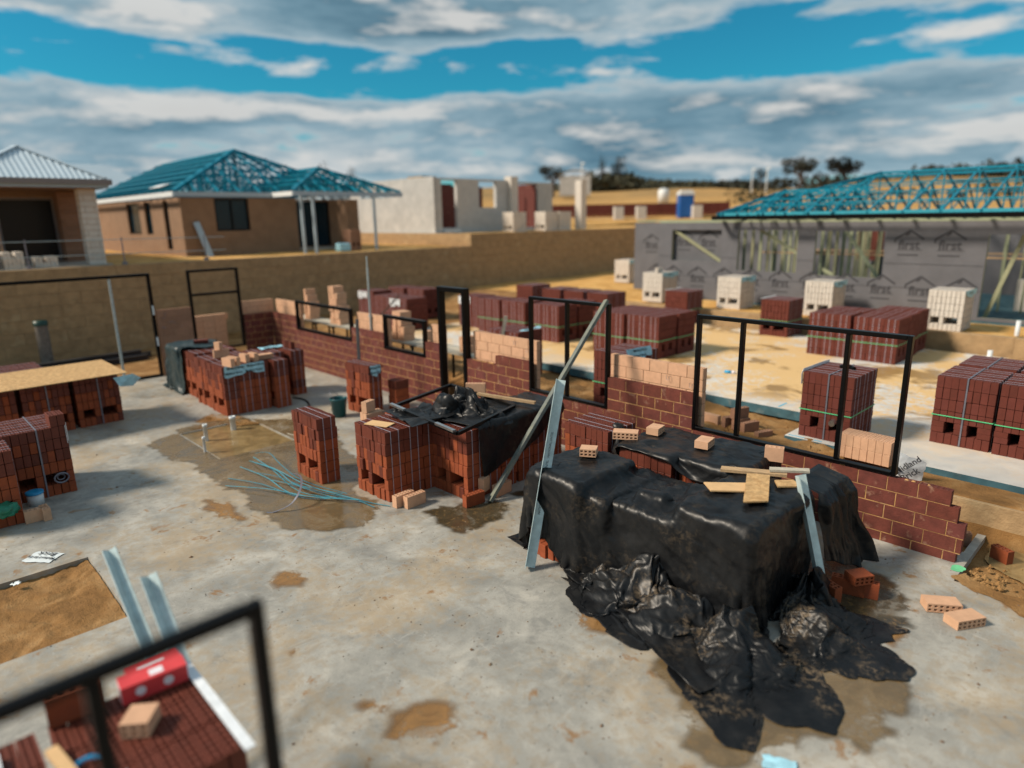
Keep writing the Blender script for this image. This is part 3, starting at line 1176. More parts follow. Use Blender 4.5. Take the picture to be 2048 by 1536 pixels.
def cells(name, xs, ys, hole, z, depth, mat, edge=None):
    """slab with rectangular cut-outs"""
    m, s = MB(), MB()

    def full(i, j):
        return 0 <= i < len(xs) - 1 and 0 <= j < len(ys) - 1 and not hole((xs[i] + xs[i + 1]) / 2, (ys[j] + ys[j + 1]) / 2)
    for i in range(len(xs) - 1):
        for j in range(len(ys) - 1):
            if not full(i, j):
                continue
            a, b, c, d = xs[i], xs[i + 1], ys[j], ys[j + 1]
            m.add([(a, c, z), (b, c, z), (b, d, z), (a, d, z)], [(0, 1, 2, 3)])
            for (di, dj, p, q) in ((-1, 0, (a, d), (a, c)), (1, 0, (b, c), (b, d)), (0, -1, (a, c), (b, c)), (0, 1, (b, d), (a, d))):
                if not full(i + di, j + dj):
                    s.add([(*p, z - depth), (*q, z - depth), (*q, z), (*p, z)], [(0, 1, 2, 3)])
    o = struct(m.build(name, mat))
    s.build(name + '_edge', edge or mat, o)
    return o


def hole1(x, y):
    if -5.37 < x < -3.70 and y < -6.68:
        return True
    if -9.44 < x < -7.57 and -4.31 < y < -3.02:
        return True
    if x > 1.79 and y > -.42:
        return True
    return False


house_slab = cells('house_slab', [-14.95, -9.44, -7.57, -5.37, -3.70, 1.79, 6.5], [-14, -6.68, -4.31, -3.02, -.42, .34], hole1, 0.0, .13, 'concrete')
# wet floor of the flooded cut-out
flat_sheet('pit_floor', [(-9.45, -4.32), (-7.56, -4.32), (-7.56, -3.01), (-9.45, -3.01)], -.10, 'sand')['kind'] = 'structure'
struct(flat_sheet('pit_water', [(-9.43, -4.30), (-7.58, -4.30), (-7.58, -3.03), (-9.43, -3.03)], -.018, 'pitwater'))
# puddles lying on the slab
outer = ragged([(-9.34, -4.90), (-9.80, -4.30), (-9.70, -3.05), (-9.25, -2.70), (-8.2, -2.45), (-7.3, -2.3), (-6.7, -2.65), (-5.2, -3.0), (-4.95, -3.5), (-4.2, -3.45), (-3.95, -3.35), (-3.8, -4.0), (-4.05, -4.45), (-4.65, -4.80), (-5.4, -4.86), (-6.1, -4.66), (-7.2, -4.82), (-8.1, -4.88)], 10, .14, 1)
struct(puddle('puddle', outer, .004, 'puddle', cut=(-9.45, -7.56, -4.32, -3.01)))
struct(puddle('puddle', ragged([(-3.55, -3.32), (-3.62, -3.0), (-3.44, -2.6), (-2.78, -2.38), (-2.56, -2.76), (-2.72, -3.22), (-3.08, -3.36)], 12, .16, 2), .004, 'puddledark'))
struct(puddle('puddle', ragged([(.22, -3.60), (.36, -3.28), (1.31, -2.45), (1.83, -2.38), (2.0, -2.72), (1.86, -3.0), (2.1, -3.13), (2.05, -3.6), (1.69, -3.73), (1.55, -4.2), (1.29, -4.36), (.95, -4.08), (.63, -3.82)], 12, .17, 3), .004, 'puddle'))
struct(puddle('puddle', ragged([(.50, -1.5), (.70, -.85), (1.22, -.80), (1.72, -1.08), (1.84, -1.6), (1.60, -1.95), (1.36, -2.0), (1.02, -2.05)], 12, .15, 4), .004, 'puddledark'))
struct(flat_sheet('puddle', ragged([(1.86, .95), (1.87, .55), (1.98, .30), (2.3, .10), (3.2, -.1), (3.4, .95)], 6, .05, 5), -.062, 'pitwater'))
struct(puddle('puddle', ragged([(-3.2, -2.1), (-3.1, -1.4), (-2.55, -1.5), (-2.6, -2.0)], 6, .10, 6), .004, 'puddledark'))
struct(flat_sheet('sand_drift', ragged([(1.70, -.40), (1.83, -.10), (2.1, -.30), (2.6, -.45), (3.0, -.75), (2.4, -.66), (1.95, -.55)], 7, .08, 8), .006, 'wetsand'))
struct(flat_sheet('paint_mark', ragged([(1.66, -.20), (1.74, -.02), (1.83, -.05), (1.80, -.22)], 5, .12, 9), .0045, 'greenpaint'))
for poly, sd in (([(-.72, -5.62), (-.55, -5.30), (-.28, -5.35), (-.30, -5.68), (-.55, -5.85)], 61), ([(-1.05, -5.75), (-.85, -5.55), (-.75, -5.75), (-.9, -5.9)], 62), ([(-2.15, -5.85), (-2.02, -5.70), (-1.90, -5.86), (-2.05, -6.0)], 63), ([(-1.55, -6.15), (-1.40, -6.0), (-1.28, -6.15), (-1.42, -6.32)], 64),
                 ([(-3.6, -5.3), (-3.2, -5.0), (-2.9, -5.2), (-3.1, -5.6)], 65), ([(-10.0, -4.0), (-9.6, -3.5), (-9.2, -3.35), (-9.0, -3.0), (-9.7, -2.95), (-10.5, -3.4)], 66), ([(-.75, -3.45), (-.45, -3.2), (.05, -3.3), (-.1, -3.6), (-.5, -3.7)], 67), ([(1.35, -1.95), (1.7, -1.75), (1.75, -2.1), (1.5, -2.2)], 68), ([(-6.2, -5.1), (-5.6, -4.8), (-5.0, -5.0), (-5.4, -5.4)], 69)):
    struct(puddle('mud_stain', ragged(poly, 8, .12, sd), .0032, 'mudstain', cell=.03, soft=.2))
# loose sand filling the near cut-out
X, Y = np.meshgrid(np.arange(-5.365, -3.70, .03), np.arange(-9.0, -6.685, .03))
w1, w2 = noise2(X * 2.3, Y * 2.1, 35), noise2(X * 2.0, Y * 2.6, 36)
Z = -.050 + .012 * noise2(X * 3 + w1, Y * 3 + w2, 31) + .007 * noise2(X * 11 + 3 * w2, Y * 12 + 3 * w1, 32) + .004 * np.random.default_rng(5).normal(size=X.shape)
idx = np.arange(X.size).reshape(X.shape)
me = bpy.data.meshes.new('sand_fill')
me.from_pydata(np.stack([X, Y, Z], -1).reshape(-1, 3).tolist(), [], np.stack([idx[:-1, :-1], idx[:-1, 1:], idx[1:, 1:], idx[1:, :-1]], -1).reshape(-1, 4).tolist())
me.materials.append(MATS['wetsand'])
me.polygons.foreach_set('use_smooth', [True] * len(me.polygons))
struct(link('sand_fill', me))
MB().box(1.70, 1.785, .345, 1.02, -.10, -.012).build('slab_rebate', 'conc_edge')['kind'] = 'structure'

# ---- second plot: slab one step up
slab2 = cells('neighbour_slab', [-13.6, -.98, 7.5], [1.66, 3.02, 10.35], lambda x, y: x < -.98 and y < 3.02, .45, .16, 'slab2', 'slabedge')
for (x0, x1, y0, y1) in ((-.95, -.45, 1.72, 1.745), (-1.75, -1.72, 3.1, 3.42)):
    struct(MB().box(x0, x1, y0, y1, .4505, .4525).build('paint_line', 'bluepaint'))
th = thing('retaining_wall', 'low wall of limestone blocks beside the toothed end of the brick wall', 'wall', (4, 1.15, -.2))
blocks(th, 'x', 1.04, .55, 7.6, -.10, 1, .465, 1.6, .26, -1, 5)
th = thing('retaining_wall', 'low limestone block kerb in front of the grey wrapped house', 'wall', (-4, 10.9, .4))
blocks(th, 'x', 10.75, -16.0, 7.6, .38, 1, .47, 1.25, .25, -1, 6)

# ---- third plot, with the grey house


def plot(name, x0, x1, y0, y1, z, mat='sand', nx=40, ny=40, amp=.02, seed=1):
    X, Y = np.meshgrid(np.linspace(x0, x1, nx), np.linspace(y0, y1, ny))
    Z = z + amp * noise2(X * 1.7, Y * 1.7, seed)
    idx = np.arange(nx * ny).reshape(ny, nx)
    F = np.stack([idx[:-1, :-1], idx[:-1, 1:], idx[1:, 1:], idx[1:, :-1]], -1).reshape(-1, 4)
    me = bpy.data.meshes.new(name)
    me.from_pydata(np.stack([X, Y, Z], -1).reshape(-1, 3).tolist(), [], F.tolist())
    me.materials.append(MATS[mat])
    me.polygons.foreach_set('use_smooth', [True] * len(me.polygons))
    return struct(link(name, me))


plot('sand_terrace', -19.5, 30, 10.98, 46, .80, nx=100, ny=70, seed=2)
plot('sand_terrace', -60, -19.62, -34, 11.4, 2.52, nx=70, ny=80, amp=.018, seed=3)
plot('sand_terrace', -60, -19.62, 11.5, 52, 3.02, nx=70, ny=70, amp=.018, seed=4)
th = thing('retaining_wall', 'tall limestone block wall behind the brick walls, below the blue-roofed house', 'wall', (-19.5, 0, -.2), 0, 'limestone retaining walls')
blocks(th, 'y', -19.35, -11.0, 11.3, -.18, 8, .342, 1.0, .27, 1, 7, ztop=2.57)
th = thing('retaining_wall', 'taller limestone block wall below the unroofed white block house', 'wall', (-19.5, 18, .4), 0, 'limestone retaining walls')
blocks(th, 'y', -19.35, 11.31, 30.0, .50, 8, .322, 1.0, .27, 1, 8, ztop=3.08)
th = thing('retaining_wall', 'sunlit limestone step between the blue-roofed house and the white block house', 'wall', (-25, 11.3, 2.5), 0, 'limestone retaining walls')
blocks(th, 'x', 11.3, -33.0, -19.36, 2.48, 2, .30, 1.0, .25, -1, 9)


# ================================================================== ROOF FRAMES
def hip_frame(th, T, half, length, rise, step=.9, nb=6, mw=.055, mat='bluesteel', webs=True, nbat=1, seed=0):
    """open steel hip-roof frame: eave of the hip end at u=0, ridge from u=half to u=length, v across, w up"""
    r = random.Random(seed)

    def seg(m, p, q, w=mw):
        m.bar(T(*p), T(*q), w, w)
    m = MB()
    seg(m, (half, 0, rise), (length, 0, rise), mw * 1.3)
    m.build('ridge_beam', mat, th)
    for s in (-1, 1):
        m = MB()
        seg(m, (0, s * half, 0), (half, 0, rise), mw * 1.8)
        m.build('hip_rafter', mat, th)
    u = half
    while u <= length + .01:
        m = MB()
        seg(m, (u, -half, 0), (u, 0, rise))
        seg(m, (u, 0, rise), (u, half, 0))
        seg(m, (u, -half, .02), (u, half, .02))
        if webs:
            seg(m, (u, 0, rise), (u, 0, 0.02), mw * .7)
            k = half * .33
            for s in (-1, 1):
                seg(m, (u, s * 2 * k, rise * .34), (u, s * k, .02), mw * .7)
                seg(m, (u, s * k, .02), (u, s * k, rise * .66), mw * .7)
                seg(m, (u, s * k, rise * .66), (u, 0, .02), mw * .7)
        m.build('truss', mat, th)
        u += step
    # jack rafters on the hip end and beside it
    n = max(2, int(2 * half / step))
    for i in range(1, n):
        v = -half + 2 * half * i / n
        d = half - abs(v)
        m = MB()
        seg(m, (0, v, 0), (d, v, rise * d / half))
        if webs:
            seg(m, (d, v, rise * d / half), (d, v, .02), mw * .7)
            seg(m, (d, v, .02), (d * .5, v, rise * d / half * .5), mw * .7)
        m.build('jack_rafter', mat, th)
    k = step
    while k < half - .1:
        for s in (-1, 1):
            m = MB()
            seg(m, (k, s * half, 0), (k, s * (half - k), rise * k / half))
            if webs:
                seg(m, (k, s * (half - k), rise * k / half), (k, s * (half - k), .02), mw * .7)
            m.build('jack_rafter', mat, th)
        k += step
    for i in range(1, nb + 1):
        t = i / (nb + .6)
        d = half * t
        z = rise * t + mw * .9
        for p, q in (((d, -half + d, z), (d, half - d, z)), ((d, -half + d, z), (length, -half + d, z)), ((d, half - d, z), (length, half - d, z))):
            m = MB()
            seg(m, p, q, mw * .75)
            m.build('batten', mat, th)


# ================================================================== HOUSE WITH THE BLUE ROOF FRAME (left)
def house_blue():
    th = thing('brick_house', 'brown brick house with bare blue steel roof frame and white fascia', 'house', (-27, 4, 2.5))
    ZB, ZT = 2.5, 4.62
    # faces: +x at -23 and -y at .75
    wall_open(th, 'wall', 'y', -23.0, -.24, .75, 5.2, ZB, ZT, [(1.95, 3.25, 3.40, 4.60)], 'brownbrick')
    wall_open(th, 'wall', 'x', .75, .24, -36, -23.245, ZB, ZT, [(-24.9, -24.35, 2.75, 4.55), (-27.2, -26.4, 3.3, 4.55), (-29.6, -27.9, 3.3, 4.55)], 'brownbrick')
    wall_open(th, 'wall', 'y', -24.4, -.24, 5.0, 8.3, ZB, ZT, [(5.1, 7.45, 2.62, 4.55)], 'brownbrick')
    MB().box(-24.39, -23.25, 5.0, 5.19, ZB, ZT - .003).build('wall', 'brownbrick', th)
    MB().box(-36, -24.65, 8.06, 8.3, ZB, ZT).build('wall', 'brownbrick', th)
    MB().box(-23.5, -22.75, 7.35, 7.9, ZB, ZT - .05).build('wall', 'brownbrick', th)
    MB().box(-36, -23.26, 1.0, 8.05, 2.51, 2.60).build('floor', 'conc_edge', th)
    MB().box(-30.2, -30.0, 1.0, 8.05, 2.61, ZT - .02).build('partition', 'brownbrick', th)
    # windows
    def win(axis, pos, a0, a1, z0, z1, n=2):
        w = MB()
        if axis == 'y':
            for p, q, lo, hi in ((a0, a0 + .06, z0, z1), (a1 - .06, a1, z0, z1), (a0 + .061, a1 - .061, z0, z0 + .06), (a0 + .061, a1 - .061, z1 - .06, z1), ((a0 + a1) / 2 - .03, (a0 + a1) / 2 + .03, z0 + .061, z1 - .061)):
                w.box(pos - .05, pos + .02, p, q, lo, hi)
        else:
            for p, q, lo, hi in ((a0, a0 + .06, z0, z1), (a1 - .06, a1, z0, z1), (a0 + .061, a1 - .061, z0, z0 + .06), (a0 + .061, a1 - .061, z1 - .06, z1)):
                w.box(p, q, pos - .02, pos + .05, lo, hi)
        f = w.build('window_frame', 'black', th)
        g = MB()
        if axis == 'y':
            g.box(pos - .03, pos - .022, a0 + .02, a1 - .02, z0 + .02, z1 - .02)
        else:
            g.box(a0 + .02, a1 - .02, pos + .022, pos + .03, z0 + .02, z1 - .02)
        g.build('pane', 'teal_glass', f)
    win('y', -23.10, 1.96, 3.24, 3.41, 4.59)
    win('x', .85, -24.89, -24.36, 2.76, 4.54)
    win('x', .85, -27.19, -26.41, 3.31, 4.54)
    win('x', .85, -29.59, -27.91, 3.31, 4.54)
    # sliding door under the verandah
    win('y', -24.5, 5.11, 6.2, 2.63, 4.54)
    win('y', -24.5, 6.22, 7.44, 2.63, 4.54)
    for (px, py) in ((-21.2, 4.5), (-21.5, 7.9), (-21.2, 4.98)):
        MB().box(px - .045, px + .045, py - .045, py + .045, 2.5, 4.66).build('verandah_post', 'bluegrey', th)
    # fascia
    def fas(p, q, mat='bluegrey'):
        MB().bar(p, q, .05, .17).build('fascia', mat, th)
    fas((-22.5, .40, 4.72), (-22.5, 4.0, 4.72))
    fas((-36, .40, 4.72), (-22.53, .40, 4.72), 'whitepaint')
    fas((-22.47, 4.0, 4.72), (-20.83, 4.0, 4.72), 'whitepaint')
    fas((-20.8, 4.0, 4.72), (-20.8, 8.85, 4.72))
    fas((-24.0, 8.85, 4.72), (-20.83, 8.85, 4.72))
    fas((-36, 8.3, 4.72), (-24.0, 8.3, 4.72))
    hip_frame(th, lambda u, v, w: (-22.55 - u, 4.35 + v, 4.82 + w), 3.9, 13.0, 1.85, .75, 6, .07, seed=1)
    hip_frame(th, lambda u, v, w: (-20.85 - u, 6.42 + v, 4.82 + w), 2.38, 5.5, 1.02, .65, 4, .065, seed=2)
    # pale board on the battens
    MB().bar((-24.6, .9, 5.12), (-25.9, .9, 5.12), .5, .02, (0, -.35, 1)).build('roof_sheet', 'whitepaint', th)


house_blue()


# ================================================================== HOUSE WITH THE METAL ROOF (far left)
def house_metal():
    th = thing('brick_house', 'house with corrugated metal hip roof and cream brick piers at the left edge', 'house', (-24, -5, 2.5))
    # main walls
    wall_open(th, 'wall', 'y', -23.4, -.24, -9.0, -2.35, 2.5, 4.78, [(-6.2, -3.0, 2.58, 4.62)], 'brownbrick')
    wall_open(th, 'wall', 'x', -2.35, -.24, -34, -23.65, 2.5, 4.78, [(-27, -26, 3.3, 4.5)], 'brownbrick')
    for (x, y0, y1) in ((-23.45, -6.19, -4.61), (-23.48, -4.59, -3.01)):
        m = MB()
        for p, q, lo, hi in ((y0, y0 + .07, 2.59, 4.6), (y1 - .07, y1, 2.59, 4.6), (y0 + .071, y1 - .071, 2.59, 2.68), (y0 + .071, y1 - .071, 4.52, 4.6)):
            m.box(x - .03, x + .03, p, q, lo, hi)
        f = m.build('door_frame', 'gutterbrown', th)
        MB().box(x - .006, x + .006, y0 + .03, y1 - .03, 2.62, 4.57).build('pane', 'darkglass', f)
    MB().box(-23.3, -20.2, -9, -2.35, 2.51, 2.56).build('paving', 'conc_edge', th)

    def pier(x0, x1, y0, y1, z0, z1, mat, name):
        core = MB().box(x0 + .02, x1 - .02, y0 + .02, y1 - .02, z0, z1 - .01).build(name, 'mortar', th)
        n = int((z1 - z0) / CH)
        for k in range(n):
            z = z0 + k * CH
            W, D = x1 - x0, y1 - y0
            if k % 2:
                parts = [((x0 + x1) / 2, y0 + .045, W, 0), ((x0 + x1) / 2, y1 - .045, W, 0), (x1 - .045, (y0 + y1) / 2, D - .20, 1), (x0 + .045, (y0 + y1) / 2, D - .20, 1)]
            else:
                parts = [(x1 - .045, (y0 + y1) / 2, D, 1), (x0 + .045, (y0 + y1) / 2, D, 1), ((x0 + x1) / 2, y0 + .045, W - .20, 0), ((x0 + x1) / 2, y1 - .045, W - .20, 0)]
            for cx, cy, l, t in parts:
                link('brick', brick_mesh(mat, l=l), core, world=True, loc=(cx, cy, z), rot=(0, 0, PI / 2 * t))
    pier(-20.95, -20.5, -2.90, -2.45, 2.53, 4.86, 'cream', 'pier')
    pier(-23.38, -22.95, -2.98, -2.40, 2.53, 4.78, 'tandark', 'pier')
    # roof: verandah hip facing +x with real corrugations, and the main hip behind it
    def slope(corners, nrib, name='roof_sheet', amp=.018):
        a, b, c, d = [Vector(p) for p in corners]          # a-b eave, d-c top
        nn = (b - a).cross(d - a).normalized()
        if nn.z < 0:
            nn = -nn
        m = MB()
        n = nrib * 4
        for i in range(n + 1):
            t = i / n
            h = nn * (amp * math.sin(i * PI / 2))
            m.v += [tuple(a.lerp(b, t) + h), tuple(d.lerp(c, t) + h)]
        m.f = [(2 * i, 2 * i + 2, 2 * i + 3, 2 * i + 1) for i in range(n)]
        return m.build(name, 'metalroof', th, True)

    def tri_slope(e0, e1, ap, nrib, amp=.016, flat=None):
        """hip end / side: ribs run straight up the slope, cut off at the hips"""
        e0, e1, ap = Vector(e0), Vector(e1), Vector(ap)
        ed = (e1 - e0)
        L = ed.length
        ed.normalize()
        ta = (ap - e0).dot(ed)
        foot = e0 + ed * ta
        upv = ap - foot
        nn = ed.cross(upv).normalized()
        if nn.z < 0:
            nn = -nn
        m = MB()
        n = nrib * 4
        for i in range(n + 1):
            s = L * i / n
            if flat and s > ta:
                k = 1.0
            else:
                k = s / ta if s < ta else (L - s) / (L - ta)
            h = nn * (amp * math.sin(i * PI / 2))
            b = e0 + ed * s
            m.v += [tuple(b + h), tuple(b + upv * k + h)]
        m.f = [(2 * i, 2 * i + 2, 2 * i + 3, 2 * i + 1) for i in range(n)]
        m.build('roof_sheet', 'metalroof', th, True)
    E, H = 5.02, 5.98
    tri_slope((-20.15, -5.75, E), (-20.15, -2.2, E), (-21.95, -3.97, H), 24)
    tri_slope((-20.15, -2.2, E), (-32, -2.2, E), (-21.95, -3.97, H), 80, flat=True)
    tri_slope((-20.15, -5.75, E), (-32, -5.75, E), (-21.95, -3.97, H), 80, flat=True)
    tri_slope((-22.2, -14.0, E + .02), (-22.2, -4.2, E + .02), (-26.4, -9.1, 7.0), 60)
    tri_slope((-22.2, -4.2, E + .02), (-36, -4.2, E + .02), (-26.9, -9.1, 7.0), 90, flat=True)
    m = MB()
    m.bar((-20.15, -2.2, E + .03), (-21.95, -3.97, H + .04), .13, .05)
    m.bar((-20.15, -5.75, E + .03), (-21.95, -3.97, H + .04), .13, .05)
    m.bar((-21.95, -3.97, H + .04), (-32, -3.97, H + .04), .13, .05)
    m.build('ridge_cap', 'metalroof', th)
    for p, q in (((-20.1, -5.85, 4.94), (-20.1, -2.12, 4.94)), ((-20.13, -2.12, 4.94), (-32, -2.12, 4.94)), ((-22.1, -14, 4.95), (-22.1, -5.9, 4.95))):
        MB().bar(p, q, .13, .15).build('gutter', 'gutterbrown', th)
        p2, q2 = Vector(p) - Vector((.05, .05, .12)), Vector(q) - Vector((.05, .05, .12))
        MB().bar(p2, q2, .03, .09).build('fascia', 'bluegrey', th)
    MB().box(-32, -20.3, -5.6, -2.3, 4.80, 4.83).build('soffit', 'tandark', th)


house_metal()

# a grey roof further off, between the two
th = thing('house', 'distant house with low grey hip roof behind the metal-roofed house', 'house', (-44, 2.5, 2.5))
MB().box(-47, -41, -2, 6, 2.6, 5.0).build('wall', 'brownbrick', th)
m = MB().add([(-40, -4, 5.0), (-40, 7, 5.0), (-48, 7, 5.0), (-48, -4, 5.0), (-43.5, -.5, 7.15), (-43.5, 3.5, 7.15)], [(0, 1, 5, 4), (1, 2, 5), (2, 3, 4, 5), (3, 0, 4), (3, 2, 1, 0)])
m.build('roof', 'metalroof', th)


# ================================================================== UNROOFED BLOCK HOUSE
def house_white():
    th = thing('block_house', 'unroofed pale block house with doorway and red brick inside', 'house', (-27, 15, 3.0))
    ZB, ZT = 3.0, 5.66
    wall_open(th, 'wall', 'x', 12.2, .2, -35, -23.0, ZB, ZT, [], 'greyblock')
    wall_open(th, 'wall', 'y', -23.0, -.2, 12.41, 17.0, ZB, ZT - .06, [(12.66, 13.62, 3.28, 5.52), (15.05, 16.22, 4.24, 5.50)], 'greyblock')
    wall_open(th, 'wall', 'y', -23.3, -.2, 17.9, 20.8, ZB, ZT - .10, [(18.0, 19.6, 3.2, 5.45)], 'greyblock')
    MB().box(-23.25, -22.75, 17.05, 17.55, ZB, ZT + .12).build('pier', 'cream', th)
    MB().box(-22.4, -21.95, 21.7, 22.15, ZB, ZT + .02).build('pier', 'cream', th)
    MB().box(-35, -22.6, 12.0, 20.9, 2.9, 3.06).build('floor', 'conc_edge', th)
    for x, y0, y1 in ((-25.6, 12.45, 15.45), (-27.4, 13.5, 19.2)):
        MB().box(x - .1, x, y0, y1, 3.07, ZT - .18).build('partition', 'wallred', th)
    MB().box(-25.55, -23.25, 19.3, 19.4, 3.07, ZT - .2).build('partition', 'wallred', th)
    MB().box(-25.4, -24.2, 12.45, 13.1, ZT - .01, ZT + .09).build('lintel_boards', 'timber', th)
    MB().bar((-24.3, 18.75, 3.06), (-24.3, 18.75, 5.3), .08).build('prop', 'black', th)
    MB().box(-22.98, -22.7, 12.7, 13.6, 3.07, 3.18).build('door_step', 'whitepaint', th)


house_white()


# ================================================================== GREY WRAPPED HOUSE
def house_grey():
    th = thing('framed_house', 'long low house in grey printed wall wrap with blue roof frame', 'house', (-4, 14, .8))
    Y, ZB, ZT = 13.1, .86, 3.44
    ops = [(-10.45, -8.53, 2.14, 3.20), (-7.92, -5.94, 1.90, 3.20), (-5.40, -3.44, 1.86, 3.17), (-1.0, 1.4, .95, 3.10)]
    wall_open(th, 'wall_wrap', 'x', Y, .02, -11.0, 3.6, ZB, ZT, ops, 'wrap')
    wall_open(th, 'wall_wrap', 'x', Y + 1.3, .02, -13.0, -11.0, ZB, ZT, [], 'wrap')
    MB().box(-11.02, -11.0, Y + .025, Y + 1.295, ZB, ZT).build('wall_wrap', 'wrap', th)
    MB().box(-11.2, 3.6, Y - .02, 20.5, .70, .85).build('floor_slab', 'slabedge', th)
    MB().box(-11.0, 3.6, Y + .03, Y + .13, ZT + .004, ZT + .05).build('top_plate', 'pine', th)
    MB().box(-13, 3.6, Y + 1.4, Y + 1.5, ZT + .03, ZT + .09).build('top_plate', 'pine', th)
    r = random.Random(4)
    # studs of the front frame, seen beside and through the openings
    x = -10.9
    while x < 3.5:
        free = [o for o in ops if o[0] - .02 < x < o[1] + .02]
        if not free:
            MB().box(x, x + .045, Y + .03, Y + .12, ZB, ZT).build('stud', 'pine', th)
        x += .6
    for a, b, lo, hi in ops:
        for q in (a - .05, b + .005):
            MB().box(q, q + .045, Y + .03, Y + .12, ZB, ZT - .001).build('stud', 'pine', th)
        MB().box(a, b, Y + .035, Y + .115, lo - .05, lo - .005).build('noggin', 'pine', th)
    # inner partitions: studs, noggins, braces
    for py, x0, x1 in ((15.4, -8.3, 3.4), (17.6, -8.0, 3.4)):
        x = x0
        while x < x1:
            MB().box(x, x + .045, py, py + .09, ZB, ZT).build('stud', 'pine', th)
            x += .45 + .1 * r.random()
        MB().box(x0, x1, py + .01, py + .08, 2.35, 2.40).build('noggin', 'timber', th)
    for px in (-8.2, -5.6, -2.4, .4):
        y = Y + .3
        while y < 20:
            MB().box(px, px + .09, y, y + .045, ZB, ZT).build('stud', 'pine', th)
            y += .6
    MB().box(-11, 3.6, 20.3, 20.34, ZB, ZT).build('wall_wrap', 'wrap', th)
    wall_open(th, 'wall_wrap', 'x', 15.52, .02, -11, -8.35, ZB, ZT, [], 'wrap')
    for x0, x1, py in ((-7.4, -6.4, 17.75), (-5.0, -3.9, 17.72), (-1.0, 1.4, 18.4)):
        MB().box(x0, x1, py, py + .02, ZB, 2.34).build('wall_board', 'wrap', th)
    MB().box(-6.1, -5.2, 18.6, 18.62, 2.0, 3.2).build('wall_board', 'wallred', th)
    for p, q in (((-10.4, Y + .10, 3.18), (-8.56, Y + .10, 2.16)), ((-7.3, Y + .25, 3.2), (-5.96, Y + .25, 2.45)), ((-5.3, Y + .3, 2.05), (-4.9, Y + .3, 1.86)), ((-5.2, Y + 1.5, 3.3), (-3.6, Y + 1.5, 1.2)), ((-.9, Y + .35, .9), (-.3, Y + .35, 3.1)), ((-.4, Y + 1.2, 2.3), (1.2, Y + 1.2, 2.75))):
        MB().bar(p, q, .04, .10).build('brace', 'pine', th)
    MB().box(-.7, 1.3, 15.9, 16.3, .86, 1.75).build('brick_stack', 'cream', th)

    # printed house marks on the wrap
    def mark(x, z, y):
        rt = (PI / 2, 0, 0)
        link('print', T_FIRST, th, world=True, loc=(x, y - .006, z), rot=rt)
        b = MB()
        for p, q, w in (((-.36, 0, .10), (0, 0, .34), .05), ((0, 0, .34), (.36, 0, .10), .05), ((-.10, 0, .20), (0, 0, .28), .045), ((-.36, 0, .10), (-.36, 0, .0), .045), ((-.30, 0, -.19), (.34, 0, -.19), .012)):
            b.bar(Vector(p) + Vector((x, y - .005, z + .06)), Vector(q) + Vector((x, y - .005, z + .06)), w, .003, (0, 1, 0))
        b.build('print', 'inkgrey', th)
        d = MB()
        for k in range(7):
            d.box(x - .26 + k * .075, x - .20 + k * .075, y - .006, y - .003, z - .29, z - .25)
        d.build('print', 'inkgrey', th)

    def clear(x, z):
        return not any(o[0] - .42 < x < o[1] + .42 and o[2] - .30 < z < o[3] + .42 for o in ops)
    for z, x0 in ((2.80, -10.75), (1.55, -10.35)):
        x = x0
        while x < 3.2:
            if clear(x, z):
                mark(x, z, Y)
            x += .99
    wall_open(th, 'wall_wrap', 'x', 13.27, .02, -10.97, -8.3, ZB, ZT, [], 'wrap')
    for x, z in ((-10.05, 2.78), (-9.1, 2.78)):
        mark(x, z, 13.27)
    mark(-12.2, 2.6, Y + 1.3)
    mark(-11.9, 1.5, Y + 1.3)
    # lapped edges of the wrap
    for z in (1.62, 2.28):
        for a, b in ((-10.98, -10.47), (-8.5, -7.94), (-5.92, -5.42), (-3.42, -1.02), (1.42, 3.58)) if z > 1.9 else ((-10.98, -1.02),):
            MB().box(a, b, Y - .006, Y - .002, z, z + .012).build('wrap_lap', 'inkgrey', th)
    # gutter and blue roof frame
    MB().bar((-8.55, 12.48, 3.60), (3.8, 12.48, 3.60), .10, .13).build('gutter', 'black', th)
    MB().bar((-8.4, 12.62, 3.70), (3.8, 12.62, 3.70), .02, .11).build('fascia', 'bluesteel_light', th)
    MB().bar((-8.55, 12.5, 3.60), (-8.55, 19.5, 3.60), .10, .12).build('gutter', 'black', th)
    hip_frame(th, lambda u, v, w: (-8.3 + u, 16.15 + v, 3.70 + w), 3.55, 12.0, 1.22, .9, 4, .055, seed=3)
    hip_frame(th, lambda u, v, w: (-8.45 + u, 14.12 + v, 3.70 + w), 1.55, 4.2, .72, .7, 3, .05, seed=4)


house_grey()


# ================================================================== OUR BRICK WALLS
def zc(i):
    return -.055 + i * CH


